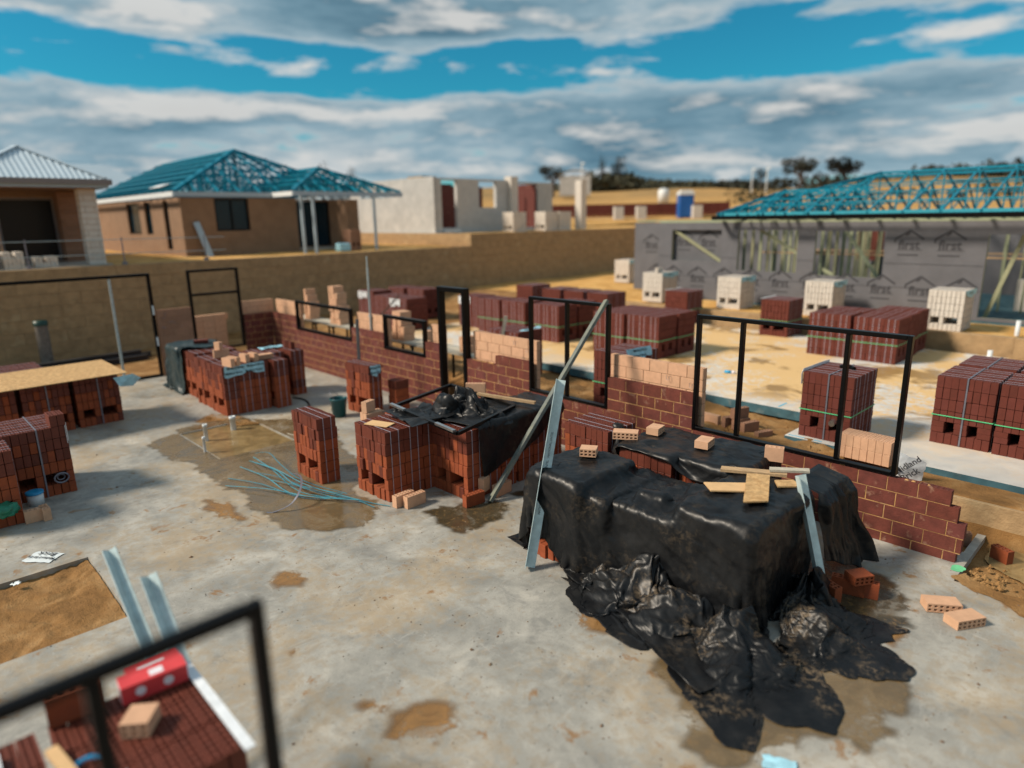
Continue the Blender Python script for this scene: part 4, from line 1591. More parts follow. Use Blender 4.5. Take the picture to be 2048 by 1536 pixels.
def main_wall():
    th = thing('brick_wall', 'half-built red brick wall with tan inner leaf, running past the window frames', 'wall', (-3, .05, -.05))
    OPEN = {'door': (-7.26, -6.42), 'w1': (-13.30, -10.55), 'w2': (-9.23, -7.72), 'mid': (-4.77, -3.07), 'right': (-1.585, 1.02)}
    rows = []
    ends = [1.70, 1.735, 1.745, 1.665, 1.578]
    for i in range(5):
        sp = [(-14.70, OPEN['door'][0]), (OPEN['door'][1], ends[i])]
        ex = [(1.3, 1.8)] if i >= 1 else False
        if i == 4:
            ex = [(OPEN['right'][0], 1.7), (OPEN['mid'][0], OPEN['mid'][1])]
        rows.append((zc(i), sp, ex))
    rows.append((zc(5), [(-14.70, OPEN['door'][0]), (OPEN['door'][1], OPEN['mid'][0]), (OPEN['mid'][1], OPEN['right'][0])], [OPEN['w1'], OPEN['w2']]))
    for i in (6, 7):
        sp = [(-14.70, OPEN['w1'][0]), (OPEN['w1'][1], OPEN['w2'][0]), (OPEN['w2'][1], OPEN['door'][0]),
              (OPEN['door'][1] if i == 6 else -5.62, OPEN['mid'][0]), (OPEN['mid'][1], OPEN['right'][0])]
        rows.append((zc(i), sp, True if i == 7 else [(OPEN['door'][1], -5.6)]))
    leaf(th, 'x', 0.0, rows, 'wallred', seed=1)
    # inner leaf, tan, two to three courses higher
    rows = []
    for i in range(2, 10):
        sp = []
        for a, b in ((-14.70, OPEN['door'][0] - .03), (OPEN['door'][1] + .04, OPEN['mid'][0] - .05 + .10), (OPEN['mid'][1] - .06, OPEN['right'][0] + .06)):
            if i < 6 or a > -7:
                sp.append((a, b))
            else:
                sp += [(a, OPEN['w1'][0] - .02), (OPEN['w1'][1] + .02, OPEN['w2'][0] - .02), (OPEN['w2'][1] + .02, b)]
        rows.append((zc(i), sp, i == 9 or (i == 5 and [(-13.3, -10.5), (-9.3, -7.7)])))
    leaf(th, 'x', .145, rows, 'tan', seed=2, mortar='mortartan', rec=.007)
    # smears of bedding mortar on the wall tops
    m = MB()
    r = random.Random(3)
    for k in range(46):
        x = r.choice([r.uniform(-1.4, 1.5), r.uniform(-4.6, -3.2), r.uniform(-6.3, -5.7)])
        z = zc(5) - .008 if x > -4.7 else zc(7) - .008
        s = r.uniform(.012, .035)
        m.add([(x - s, .012, z), (x + s, .015, z), (x + s * .7, .05, z), (x - s * .8, .055, z), (x, .03, z + s * .5)], [(0, 1, 4), (1, 2, 4), (2, 3, 4), (3, 0, 4), (3, 2, 1, 0)])
    m.build('mortar_droppings', 'mortar', th)
    # wire wall ties poking from the tan courses
    for x, z in ((-2.1, 1.47), (-1.72, 1.42), (-5.25, 1.60), (-5.05, 1.33), (-4.95, 1.50)):
        m = MB()
        m.tube([(x, .145, z), (x, .11, z + .005), (x + .01, .10, z - .05), (x + .05, .10, z - .05), (x + .055, .11, z + .005), (x + .055, .145, z)], .003, 5)
        m.build('wall_tie', 'strapd', th)


main_wall()


def side_wall():
    th = thing('brick_wall', 'low red and tan brick return wall in the far corner beside the black door frame', 'wall', (-14.8, -.4, -.05))
    rows = [(zc(i), [(-.76, -.002)], False) for i in range(8)]
    leaf(th, 'y', -14.705, rows, 'wallred', seed=4, face=1)
    rows = [(zc(i), [(-.76, .14)], i == 9) for i in range(5, 10)]
    leaf(th, 'y', -14.86, rows, 'tan', seed=5, face=1, mortar='mortartan', rec=.007)
    th = thing('brick_wall', 'short brown brick wall between the two frames of the far wall', 'wall', (-14.8, -2.5, -.05))
    rows = [(zc(i), [(-2.90, -2.09)], i == 9) for i in range(0, 10)]
    leaf(th, 'y', -14.75, rows, 'tandark', seed=6, face=1, mortar='mortartan', rec=.005)
    m = MB()
    r = random.Random(8)
    for k in range(9):
        y, z = r.uniform(-2.85, -2.4), r.uniform(1.1, 1.6)
        m.tube([(-14.74, y, z), (-14.71, y + .01, z), (-14.71, y + .06, z - .01), (-14.74, y + .07, z - .01)], .004, 5)
    m.build('wall_tie', 'strapd', th)


side_wall()

frame('large black steel window frame with two mullions on the right-hand brick wall', 'x', .03, -1.585, 1.02, .815, 2.42, mull=(-.93, .36))
frame('black steel window frame with one mullion behind the leaning timber', 'x', .03, -4.765, -3.075, .815, 2.44, mull=(-3.93,))
frame('narrow black steel door frame in the gap of the brick wall', 'x', .05, -7.25, -6.43, .004, 2.46, sill=False, w=.09, d=.14, name='door_frame', cat='door frame')
frame('long low black window frame nearest the far corner', 'x', .04, -13.29, -10.56, .985, 1.735, w=.07)
frame('shorter low black window frame beside the narrow door frame', 'x', .04, -9.22, -7.73, .985, 1.735, w=.07)
fr = frame('large black sliding door frame standing in front of the tall limestone wall', 'y', -14.8, -7.4, -2.93, .004, 2.56, w=.07, d=.10, name='door_frame', cat='door frame')
MB().box(-14.83, -14.79, -3.83, -3.78, .06, 2.48).build('prop', 'galv', fr)
MB().box(-14.747, -14.743, -2.985, -2.945, .78, 1.0).build('sticker', 'whitesheet', fr)
MB().box(-14.747, -14.743, -2.985, -2.945, 1.55, 1.78).build('sticker', 'paper', fr)
frame('black frame with a cross rail standing on the far wall', 'y', -14.8, -2.07, -.78, .48, 2.57, w=.06, d=.10, rails=((1.94, -2.0, -.85),), name='door_frame', cat='door frame')
# frame in the foreground
frame('blurred black steel frame in the left foreground corner', 'y', .985, -9.2, -7.19, .9, 2.44, mull=(-7.72,), w=.05, d=.055)

# ================================================================== BRICK PACKS
G1 = 'brick packs on the house slab'
pN1 = pack('single slice of bright red bricks standing alone beside the blue straps', -6.12, -3.71, 0, 8, 1, cp=.096, loose=.010, group=G1, style='A')
pN2 = pack('red brick pack with torn paper and cardboard on its top', -4.87, -3.40, 0, 8, 3, cp=.0945, loose=.010, group=G1)
MB().box(-.30, .08, -.36, -.16, .996, 1.003).build('cardboard', 'kraft', pN2, world=False).rotation_euler = (0, 0, .35)
pack('brick pack under the black tarp, behind the one with the cardboard', -4.87, -2.40, 0, 8, 3, cp=.0945, loose=.006, group=G1)
pack('brick pack under the black tarp, beside the leaning timber foot', -4.12, -2.62, 0, 8, 3, cp=.0945, loose=.008, group=G1)
pack('brick pack under the black tarp, nearest the brick wall', -4.12, -1.66, 0, 8, 3, cp=.0945, loose=.008, group=G1)
pN4 = pack('slim red brick stack with a blue printed sheet on its corner, near the bucket', -8.62, -1.32, 0, 8, 1, cp=.094, yaw=.10, loose=.010, group=G1)
sheet_with_print(pN4, (.383, -.12, .80), (0, 1, 0), (0, 0, 1), .24, .19, rows=2, cols=1, wavy=.02, seed=3)
pack('low dark brick stack leaning behind the slim red one', -7.86, -.86, 0, 3, 1, 4, cp=.094, straps=False, style='B', group=G1)
loose_brick('red brick lying flat at the foot of the low dark stack', -7.55, -1.12, 0, 1.2, 'red', 'side')
pN5 = pack('front red brick pack with white printed sheet, tan bricks piled on it', -10.66, -3.27, 0, 8, 3, loose=.006, group=G1)
sheet_with_print(pN5, (.382, -.43, .80), (0, 1, 0), (0, 0, 1), .80, .20, rows=2, cols=2, wavy=.012, seed=5, txt=T_BRICK)
pack('red brick pack behind the one with tan bricks piled on it', -11.50, -3.24, 0, 8, 3, loose=.010, group=G1)
pack('narrow red brick slice beside the front pack with printed sheet', -10.50, -2.30, 0, 8, 1, group=G1)
pN5d = pack('red brick pack with a second blue printed sheet on its top', -11.36, -2.28, 0, 8, 2, group=G1)
sheet_with_print(pN5d, (-.10, .02, 1.0), (0, 1, 0), (-1, 0, .02), .55, .22, rows=2, cols=1, seed=6)
pack('red brick pack half under the green tarp', -12.50, -3.15, 0, 8, 3, loose=.008, group=G1)
pack('red brick pack wholly under the green tarp, furthest left of its group', -13.38, -3.18, 0, 8, 3, group=G1)
pack('dark red brick stack with a brick turned across its top, by the far wall', -11.22, -1.58, 0, 8, 1, group=G1, extra=((3, 0, 6, True), (4, 0, 6, True)))
# left-hand packs (turned a quarter)
pN7 = [pack('red brick pack under the right end of the chipboard sheet', -12.16, -5.50, 0, 8, 3, quarter=True, loose=.008, group=G1, straps=False, cross=True),
       pack('red brick pack under the middle of the chipboard sheet', -12.16, -6.32, 0, 8, 3, quarter=True, loose=.006, group=G1, straps=False, cross=True),
       pack('red brick pack under the left end of the chipboard sheet', -12.16, -7.14, 0, 8, 3, quarter=True, group=G1, straps=False)]
pack('red brick pack behind the chipboard sheet', -13.55, -6.45, 0, 8, 3, quarter=True, group=G1)
pN8 = pack('red brick pack with two bricks on top at the left edge', -8.70, -7.02, 0, 8, 3, quarter=True, loose=.006, group=G1, cross=True, extra=((6, 0, 6, False), (7, 0, 6, False)))
pack('red brick pack at the very left edge behind the one with the green bag', -8.70, -7.80, 0, 8, 3, quarter=True, group=G1)
pack('nearest red brick pack at the left edge with a green bag in its slot', -7.64, -7.76, 0, 8, 2, quarter=True, loose=.006, group=G1)
MB().box(-.004, 0, -.09, .09, -.13, .13).build('paper_notice', 'paper', pN8, world=False)
for ch in pN8.children:
    if ch.name.startswith('paper_notice'):
        ch.location = (.376, -.40, .86)
        ch.rotation_euler = (0, 0, -.25)
# covered pile
pack('red brick pack under the left front of the big black tarp', -1.82, -3.02, 0, 8, 3, cp=.0925, loose=.012, group=G1)
pack('red brick pack under the middle of the big black tarp', -.82, -2.80, 0, 8, 3, 5, loose=.006, group=G1)
pack('red brick pack under the right front of the big black tarp', -.05, -2.76, 0, 8, 4, loose=.006, group=G1)
pack('bright red brick pack showing at the back left of the covered pile', -2.74, -1.37, 0, 8, 2, loose=.008, group=G1)
pack('red brick pack under the rear black tarp, against the brick wall', -1.55, -1.72, 0, 8, 3, group=G1)
pack('red brick pack under the rear black tarp, below the large window frame', -.78, -1.60, 0, 8, 3, group=G1)
# foreground
pFG = pack('blurred red brick pack in the left foreground corner', -1.02, -7.70, 0, 8, 3, quarter=True, group=G1, straps=False)
pack('blurred red brick pack at the bottom left edge of the picture', -1.02, -8.50, 0, 8, 3, quarter=True, group=G1, straps=False)

G2 = 'brick packs on the neighbouring slab'
K = dict(z=.45, mat='maroon', green=True, group=G2)
pA = pack('maroon brick pack with green strap framed by the large window frame', -.845, 1.82, cols=8, slices=3, cross=True, style='B', cp=.0905, **K)
MB().tube([(.14, -.47, .31), (.14, -.56, .30)], .045, 12).build('foil_roll', 'alu', pA, world=False)
MB().tube([(-.05, .12, 1.01), (.02, .10, 1.03), (.10, .12, 1.02), (.16, .08, 1.01)], .03, 7).build('rag', 'black', pA, world=False)
MB().ribbon([(-.37, -.47, .80), (-.375, -.475, .96), (-.37, -.45, 1.003), (-.36, .2, 1.004), (-.34, .45, 1.005)], .05, (1, 0, 0)).build('film_strip', 'whitesheet', pA, world=False)
pack('front maroon brick pack with green strap at the right edge', .655, 2.80, cols=8, slices=3, cross=True, style='B', cp=.0905, **K)
pack('maroon brick pack behind the front one at the right edge', .67, 3.84, cols=8, slices=3, cross=True, style='B', cp=.0905, **K)
pack('second maroon brick pack from the large window, cut off by the right edge', 1.42, 2.78, cols=8, slices=3, cross=False, style='B', cp=.0905, **K)
pack('maroon brick pack behind the one cut off by the right edge', 1.45, 3.82, cols=8, slices=3, style='B', cp=.0905, **K)
pack('nearest maroon brick pack on the right edge, only its corner in view', 1.99, 1.84, cols=8, slices=3, style='B', cp=.0905, **K)
Kq = dict(z=.45, mat='maroon', green=True, group=G2, quarter=True, style='B', cp=.093, far=True)
for lab, x, y in (('left front pack of the maroon group seen above the large window frame', -3.32, 8.0),
                  ('right front pack of the maroon group seen above the large window frame', -2.30, 7.95),
                  ('left middle pack of the maroon group seen above the large window frame', -3.28, 8.80),
                  ('right middle pack of the maroon group seen above the large window frame', -2.32, 8.78),
                  ('rear pack of the maroon group seen above the large window frame', -2.36, 9.62),
                  ('left front pack of the maroon group right of the leaning timber', -7.40, 4.96),
                  ('right front pack of the maroon group right of the leaning timber', -6.46, 5.04),
                  ('left rear pack of the maroon group right of the leaning timber', -7.38, 5.76),
                  ('right rear pack of the maroon group right of the leaning timber', -6.43, 5.84),
                  ('left pack of the maroon row behind the one-mullion window frame', -11.86, 5.05),
                  ('middle pack of the maroon row behind the one-mullion window frame', -10.86, 5.08),
                  ('right pack of the maroon row behind the one-mullion window frame', -9.62, 5.10),
                  ('rear pack of the maroon row behind the one-mullion window frame', -9.60, 5.92)):
    pack(lab, x, y, cols=8, slices=3, **Kq)
for lab, x, y in (('left pack of the furthest maroon row', -12.16, 8.15), ('middle pack of the furthest maroon row', -11.18, 8.12),
                  ('right pack of the furthest maroon row', -10.20, 8.10), ('lone maroon pack beyond the left end of the furthest row', -13.75, 8.5),
                  ('maroon pack with pale strip, left of the two by the limestone kerb', -8.62, 9.98), ('maroon pack with pale strip, right of the two by the limestone kerb', -5.36, 9.72)):
    q = pack(lab, x, y, z=.45, mat='maroon', green=True, group=G2, quarter=False, style='A', cp=.0985, far=True, cols=8, slices=3 if y > 9 else 3)
    if y > 9.6:
        MB().ribbon([(-.40, -.45, 1.004), (-.40, .47, 1.006)], .05).build('film_strip', 'whitesheet', q, world=False)
G3 = 'maroon packs behind the long brick wall'
for lab, x, y, sg in (('maroon pack with white label behind the steel post', -17.1, 4.2, 1), ('maroon pack with white label in front of the leaning pole', -14.35, 3.62, 1), ('maroon pack left of the leaning pole, without label', -15.3, 3.66, 0),
                      ('rear maroon pack against the limestone wall, left', -17.2, 5.5, 0), ('rear maroon pack against the limestone wall, right', -16.2, 5.6, 0),
                      ('maroon pack with white label seen through the narrow door frame', -13.15, 5.38, 1)):
    q = pack(lab, x, y, z=.42, mat='maroon', group=G3, quarter=True, style='B', far=True, cols=8, slices=3)
    if sg:
        s = sheet_with_print(q, (-.378, .45, .74), (0, -1, 0), (0, 0, 1), .55, .22, mat='whitesheet', rows=2, cols=1, seed=9)
q = pack('maroon brick pack with crumpled printed sheet right behind the brick wall', -4.36, 1.24, .40, 8, 3, mat='maroon', green=True, style='B', group=G3)
sheet_with_print(q, (.38, -.46, .90), (.10, 1, .0), (-.3, 0, 1), .62, .18, rows=2, cols=1, wavy=.02, seed=4)
q = pack('maroon brick pack with printed sheet behind the tan courses', -7.62, 1.62, .40, 8, 3, mat='maroon', quarter=True, style='B', group=G3)
sheet_with_print(q, (-.30, -.50, 1.0), (1, 0, .03), (0, .3, .06), .62, .3, rows=2, cols=1, wavy=.02, seed=8)

G4 = 'cream brick packs in front of the grey house'
for k, (lab, x, y) in enumerate((('cream brick pack by the corner of the tall limestone wall', -15.5, 16.4), ('cream brick pack with one brick standing on top', -10.5, 11.45), ('cream brick pack below the left window of the grey house', -7.65, 11.42),
                  ('cream brick pack between the two maroon packs and the grey wall', -4.95, 11.55), ('cream brick pack nearest the doorway of the grey house', -1.68, 11.05))):
    q = pack(lab, x, y, z=.83, mat='cream', group=G4, style='A', far=True, cols=8, slices=3, straps=True, strapmat='strapd', cp=.0985, extra=((5, 0, 6, False),) if k == 1 else ())
    sheet_with_print(q, (.405, -.45, .84), (0, 1, 0), (0, 0, 1), .92, .16, rows=1, cols=1, seed=k)

# ================================================================== SHEETS AND TARPS
def grid(cx, cy, w, h, nx, ny, z, yaw=0.0, seed=0, amp=.03):
    u, v = np.meshgrid(np.linspace(-w / 2, w / 2, nx), np.linspace(-h / 2, h / 2, ny))
    c, s = math.cos(yaw), math.sin(yaw)
    X, Y = cx + u * c - v * s, cy + u * s + v * c
    return np.stack([X, Y, z + amp * noise2(u * 7, v * 7, seed)], -1)


PB = [((-1.83, -3.03, 0), (-1.07, -2.08, 1.0)), ((-.83, -2.81, 0), (-.07, -1.86, .835)), ((-.06, -2.77, 0), (.70, -1.51, 1.0)),
      ((-2.75, -1.38, 0), (-1.99, -.74, 1.0)), ((-1.56, -1.73, 0), (-.80, -.78, 1.0)), ((-.79, -1.61, 0), (-.03, -.66, 1.0))]
# big front tarp
def pin_mask(P, spots, r=.07):
    m = np.zeros(P.shape[:2], bool)
    for x, y in spots:
        m |= ((P[..., 0] - x) ** 2 + (P[..., 1] - y) ** 2) < r * r
    return m


LUMP = [((-1.08, -2.93, .5), (-.82, -1.9, .86)), ((-.62, -2.60, .5), (-.34, -2.50, .93)), ((-.30, -2.15, .5), (-.10, -2.06, .95))]
nx, ny = 140, 94
P = grid(-.60, -2.38, 3.95, 2.60, nx, ny, 1.035, -.20, 1, .0)
P[..., 0] = -.60 + (P[..., 0] + .60) * .86
P[..., 1] = -2.38 + (P[..., 1] + 2.38) * .88
pm = pin_mask(P, ((-1.53, -2.20), (.25, -2.05), (.38, -1.66), (-1.62, -2.75)), .05)
zz = noise2(P[..., 0] * 5, P[..., 1] * 4, 1)
P[..., 2] = np.where(pm, 1.018, 1.06 + .12 * (facets(P[..., 0] / .36, P[..., 1] / .36, 17) + 1) + .03 * facets(P[..., 0] / .14, P[..., 1] / .14, 18))
P = cloth(P, 3.95 / (nx - 1), 2.60 / (ny - 1), PB + LUMP, steps=120, iters=8, bend=.03, pins=pm)
tag(cloth_obj('tarpaulin', P, 'tarp'), 'big black plastic tarp draped over the front of the brick pile', 'tarp', 'black plastic tarps')
# rear tarp
nx, ny = 84, 46
P = grid(-.85, -1.06, 2.95, 1.50, nx, ny, 1.035, -.02, 5, .0)
P[..., 0] = -.85 + (P[..., 0] + .85) * .93
P[..., 1] = -1.06 + (P[..., 1] + 1.06) * .93
pm = pin_mask(P, ((-1.60, -1.50), (-1.46, -1.08), (-.72, -1.16), (-.1, -.92), (-2.05, -1.1), (-1.0, -1.62), (-.3, -1.45)))
zz = noise2(P[..., 0] * 6, P[..., 1] * 5, 5)
P[..., 2] = np.where(pm, 1.018, 1.06 + .05 * np.abs(zz))
P = cloth(P, 2.95 / (nx - 1), 1.50 / (ny - 1), PB + [((-14, 0, 0), (1.6, .09, .80))], steps=90, iters=6, bend=.16, pins=pm)
tag(cloth_obj('tarpaulin', P, 'tarp'), 'black tarp over the rear packs, held by tan bricks below the window frame', 'tarp', 'black plastic tarps')


# crumpled heap spilling to the front right
def ridge(x, y, seed, k=1.0):
    """sharp fold lines"""
    return 1 - np.minimum(1, np.abs(noise2(x, y, seed)) * k)


def folded(name, label, P, mat='tarpdirty', settle=14, boxes=(), rest=1.0, amps=((.34, .045), (.15, .022), (.07, .007)), seed=5):
    """let a folded sheet settle for a moment so the folds sag and touch the floor"""
    sx = np.sqrt(((P[:, 1:] - P[:, :-1]) ** 2).sum(-1)).mean() * rest
    sy = np.sqrt(((P[1:] - P[:-1]) ** 2).sum(-1)).mean() * rest
    if settle:
        P = cloth(P, sx, sy, list(boxes), steps=settle, iters=4, bend=.25, fric=.85, damp=.2)
    return tag(cloth_obj(name, P, mat, amps=amps, seed=seed), label, 'tarp', 'black plastic tarps')


HB = [((-1.83, -3.03, 0), (-1.07, -2.08, .9)), ((-.83, -2.81, 0), (-.07, -1.86, .9)), ((-.06, -2.77, 0), (.70, -1.51, .9))]


def F1(x, y, seed):
    return (facets(x, y, seed) + 1) / 2


def outside(P, boxes=HB, m=.02):
    """keep folded film out of the packs"""
    for lo, hi in boxes:
        ins = (P[..., 0] > lo[0] - m) & (P[..., 0] < hi[0] + m) & (P[..., 1] > lo[1] - m) & (P[..., 1] < hi[1] + m)
        dy = P[..., 1] - (lo[1] - m)
        dx = (hi[0] + m) - P[..., 0]
        toY = ins & (dy < dx)
        P[..., 1] = np.where(toY, lo[1] - m, P[..., 1])
        P[..., 0] = np.where(ins & ~toY, hi[0] + m, P[..., 0])
    return P


def film(label, X, Y, Z, mat='tarpdirty', settle=15):
    P = outside(np.stack([X, Y, np.maximum(Z, .010)], -1))
    P = cloth(P, 0, 0, HB, rest=1.05, steps=settle, iters=7, fric=.85, damp=.30)
    return tag(cloth_obj('tarpaulin', P, mat, fine=False), label, 'tarp', 'black plastic tarps')


# along the front of the pile
u, v = np.meshgrid(np.linspace(0, 1, 150), np.linspace(0, 1, 60))
wd = .14 + .66 * np.sin(PI * np.clip(u * .9 + .06, 0, 1)) ** .8
e = 1 - v
X = -1.12 + 2.25 * u + .10 * facets(u * 7, v * 3, 22) + .04 * facets(u * 17, v * 8, 26)
Y = (-2.93 + .16 * u) - v * wd * .95 + .07 * facets(u * 8, v * 3, 23)
hb = .50 * np.exp(-((u - .40) / .28) ** 2) + .10
Z = hb * e ** 1.1 * (.45 + .55 * F1(u * 9 + v, v * 2.2, 24)) + (.17 * F1(u * 13 + v * 3, v * 4, 25) + .06 * F1(u * 30, v * 12, 27)) * (.12 + .88 * e) * np.minimum(1, u * 7) * np.minimum(1, v * 6 + .3)
Z *= 1 - .8 * np.clip((v - .85) / .15, 0, 1)
film('crumpled black tarp heaped against the front of the brick pile', X, Y, Z)


def fan(label, cx, cy, z0, lobes, a0, a1, nt, nr, seed, amp=.22, r0=.03):
    """a dropped sheet: lobes = (angle, reach) of its outline, crumpled all over with random folds"""
    t, r = np.meshgrid(np.linspace(0, 1, nt), np.linspace(0, 1, nr))
    deg = a0 + (a1 - a0) * t
    R = np.interp(deg, [l[0] for l in lobes], [l[1] for l in lobes]) * (1 + .06 * facets(t * 16, t * 0, seed))
    ang = np.radians(deg)
    rr = r0 + (R - r0) * r
    X, Y = cx + rr * np.cos(ang), cy + rr * np.sin(ang)
    f1, f2, f3 = F1(X / .36, Y / .36, seed + 1), F1(X / .13, Y / .13, seed + 2), F1(X / .06, Y / .06, seed + 3)
    env = (.16 + .84 * (1 - r) ** .75) * np.minimum(1, .25 + r * 5)
    Z = z0 * (1 - r) ** 1.5 + (amp * f1 + .055 * f2 + .006 * f3) * env - .03 * r
    Z *= 1 - .8 * np.clip((r - .93) / .07, 0, 1)
    X = X + .10 * facets(X / .34, Y / .34, seed + 4) * env + .03 * facets(X / .12, Y / .12, seed + 5) * env
    Y = Y + .10 * facets(X / .34, Y / .34, seed + 6) * env
    return film(label, X, Y, Z)


fan('muddy tail of black tarp lying in the puddle, nearest the bottom edge', .62, -2.82, .30, [(195, .60), (225, .66), (250, .74), (268, .95), (283, 1.20), (295, 1.45), (303, 1.40), (309, 1.05), (318, 1.18), (330, 1.32), (342, 1.1), (352, .9), (365, .7)], 200, 360, 190, 84, 41)
fan('muddy flap of black tarp fanned out towards the red bricks on the right', .84, -2.25, .34, [(285, .6), (315, .80), (333, .95), (350, 1.12), (360, 1.10), (370, .78), (382, .92), (392, 1.0), (402, .8), (412, .6)], 290, 410, 150, 70, 53)
# tall gathered bunch by the second steel
t, r = np.meshgrid(np.linspace(0, 1, 130), np.linspace(0, 1, 54))
a = np.radians(-130 + 300 * t)
rr = .04 + (.26 + .12 * facets(t * 13, r * 2, 71)) * r ** .8
film('gathered bunch of black tarp at the foot of the short steel lintel', .92 + rr * np.cos(a), -1.98 + 1.3 * rr * np.sin(a), .50 * (1 - r) ** .6 * (.6 + .4 * F1(t * 12, r * 2, 73)) + .07 * F1(t * 20, r * 5, 72), 'tarp')
# loose side of the cover hanging down on the right
t, r = np.meshgrid(np.linspace(0, 1, 110), np.linspace(0, 1, 84))
bot = np.minimum(1, .72 + .4 * t)
Z = 1.045 - 1.03 * bot * r
X = .72 + .10 * r + .12 * F1(t * 6, r * 1.6, 91) * np.minimum(1, r * 5) + .05 * F1(t * 13, r * 4, 92) * np.minimum(1, r * 5) + .16 * r ** 3 * t - .25 * np.clip(.08 - r, 0, .08) / .08
Y = -1.50 + (.70 + .25 * r) * t + .05 * facets(t * 5, r * 3, 93)
P = np.stack([X, Y, np.maximum(Z, .012)], -1)
tag(cloth_obj('tarpaulin', P, 'tarp', fine=False), 'loose right-hand side of the cover hanging to the floor behind the short steel lintel', 'tarp', 'black plastic tarps')

# tarp on the middle packs
MBX = [((-4.88, -3.41, 0), (-4.11, -2.46, 1.0)), ((-4.88, -2.41, 0), (-4.11, -1.46, 1.0)), ((-4.13, -2.63, 0), (-3.36, -.72, 1.0))]
nx, ny = 60, 66
P = grid(-3.84, -1.60, 1.50, 2.05, nx, ny, 1.035, .22, 9, .0)
P[..., 0] = -3.84 + (P[..., 0] + 3.84) * .95
P[..., 1] = -1.60 + (P[..., 1] + 1.60) * .93
pm = pin_mask(P, ((-4.3, -2.2), (-3.7, -1.2), (-3.6, -2.2), (-4.3, -1.5)), .05)
P[..., 2] = np.where(pm, 1.018, 1.06 + .06 * np.abs(noise2(P[..., 0] * 6, P[..., 1] * 5, 9)))
P = cloth(P, 1.50 / (nx - 1), 2.05 / (ny - 1), MBX, steps=100, iters=6, bend=.18, pins=pm)
tag(cloth_obj('tarpaulin', P, 'tarp'), 'black tarp over the middle packs with a window frame lying on it', 'tarp', 'black plastic tarps')
# scrunched plastic on top of it
t, r = np.meshgrid(np.linspace(0, 1, 150), np.linspace(0, 1, 60))
a = 2 * PI * t
rr = (.02 + .36 * r) * (1 + .25 * np.sin(a * 3 + 1) + .10 * np.sin(a * 7))
cx_, sy_ = np.cos(a) * r, np.sin(a) * r
P = np.stack([-4.12 + 1.7 * rr * np.cos(a) + .06 * facets(cx_ * 4, sy_ * 4, 81), -2.02 + 1.25 * rr * np.sin(a) + .06 * facets(cx_ * 4, sy_ * 4, 84),
              1.05 + (1 - r ** 2.2) * (.02 + .30 * F1(cx_ * 3.4, sy_ * 3.4, 82) + .14 * F1(cx_ * 8, sy_ * 8, 83)) + .02 * F1(cx_ * 15, sy_ * 15, 85)], -1)
P = cloth(P, 0, 0, MBX, rest=1.08, steps=14, iters=6, fric=.8, damp=.3)
tag(cloth_obj('tarpaulin', P, 'tarp', fine=False), 'scrunched black plastic on top of the middle packs, inside the lying frame', 'tarp', 'black plastic tarps')
t, r = np.meshgrid(np.linspace(0, 1, 70), np.linspace(0, 1, 46))
P = np.stack([-4.72 + .80 * t + .05 * noise2(t * 5, r * 5, 84), -2.98 + .60 * r + .2 * t * r + .05 * noise2(t * 5, r * 6, 85), 1.025 + .06 * F1(t * 5, r * 4, 86) + .02 * F1(t * 12, r * 10, 87)], -1)
tag(cloth_obj('tarpaulin', P, 'tarp', fine=False), 'grey-black plastic flap spread in front of the scrunched plastic', 'tarp', 'black plastic tarps')
# green tarp
GX = [((-13.39, -3.19, 0), (-12.63, -2.24, 1.0)), ((-12.51, -3.16, 0), (-11.75, -2.21, 1.0))]
nx, ny = 50, 50
P = grid(-12.95, -2.88, 1.75, 1.75, nx, ny, 1.08, -.25, 13, .04)
P = cloth(P, 1.75 / (nx - 1), 1.75 / (ny - 1), GX, steps=85, iters=6)
tag(cloth_obj('tarpaulin', P, 'tarpgreen'), 'dusty green tarp hanging over the left end of the far brick packs', 'tarp')

# ================================================================== THINGS ON AND AROUND THE PACKS
TOP = 1.045
GB = 'tan bricks holding the tarps down'
loose_brick('tan brick on end nearest the left corner of the big tarp', -1.53, -2.32, rest_z(-1.53, -2.32), .55, 'tan', 'side', l=.19, group=GB)
loose_brick('tan brick with holes facing out, left of the three on the rear tarp', -1.60, -1.52, rest_z(-1.60, -1.52), .55, 'tan', 'side', group=GB)
loose_brick('tan brick against the wall, top of the rear tarp', -1.46, -1.08, rest_z(-1.46, -1.08), 1.75, 'tan', 'side', l=.21, group=GB)
loose_brick('tan brick in the middle of the rear tarp', -.72, -1.16, rest_z(-.72, -1.16), 1.75, 'tan', 'side', l=.23, group=GB)
loose_brick('upright tan brick at the right end of the rear tarp', .02, -.92, rest_z(.02, -.92), .35, 'tan', 'up', l=.20, group=GB)
# splintered boards on the pile
def board(label, pts, z, th, mat, cat='board', tilt=0.0, name='broken_board'):
    m = MB()
    cx, cy = sum(p[0] for p in pts) / len(pts), sum(p[1] for p in pts) / len(pts)
    z = z - 1.045 + max(rest_z(cx, cy, .14), *[rest_z(px, py, .05) for px, py in pts])
    n = len(pts)
    vs = [(x, y, z + tilt * i) for i, (x, y) in enumerate(pts)] + [(x, y, z + th + tilt * i) for i, (x, y) in enumerate(pts)]
    m.add(vs, [tuple(range(n - 1, -1, -1)), tuple(range(n, 2 * n))] + [(i, (i + 1) % n, n + (i + 1) % n, n + i) for i in range(n)])
    return tag(m.build(name, mat), label, cat, 'broken boards on the big tarp')


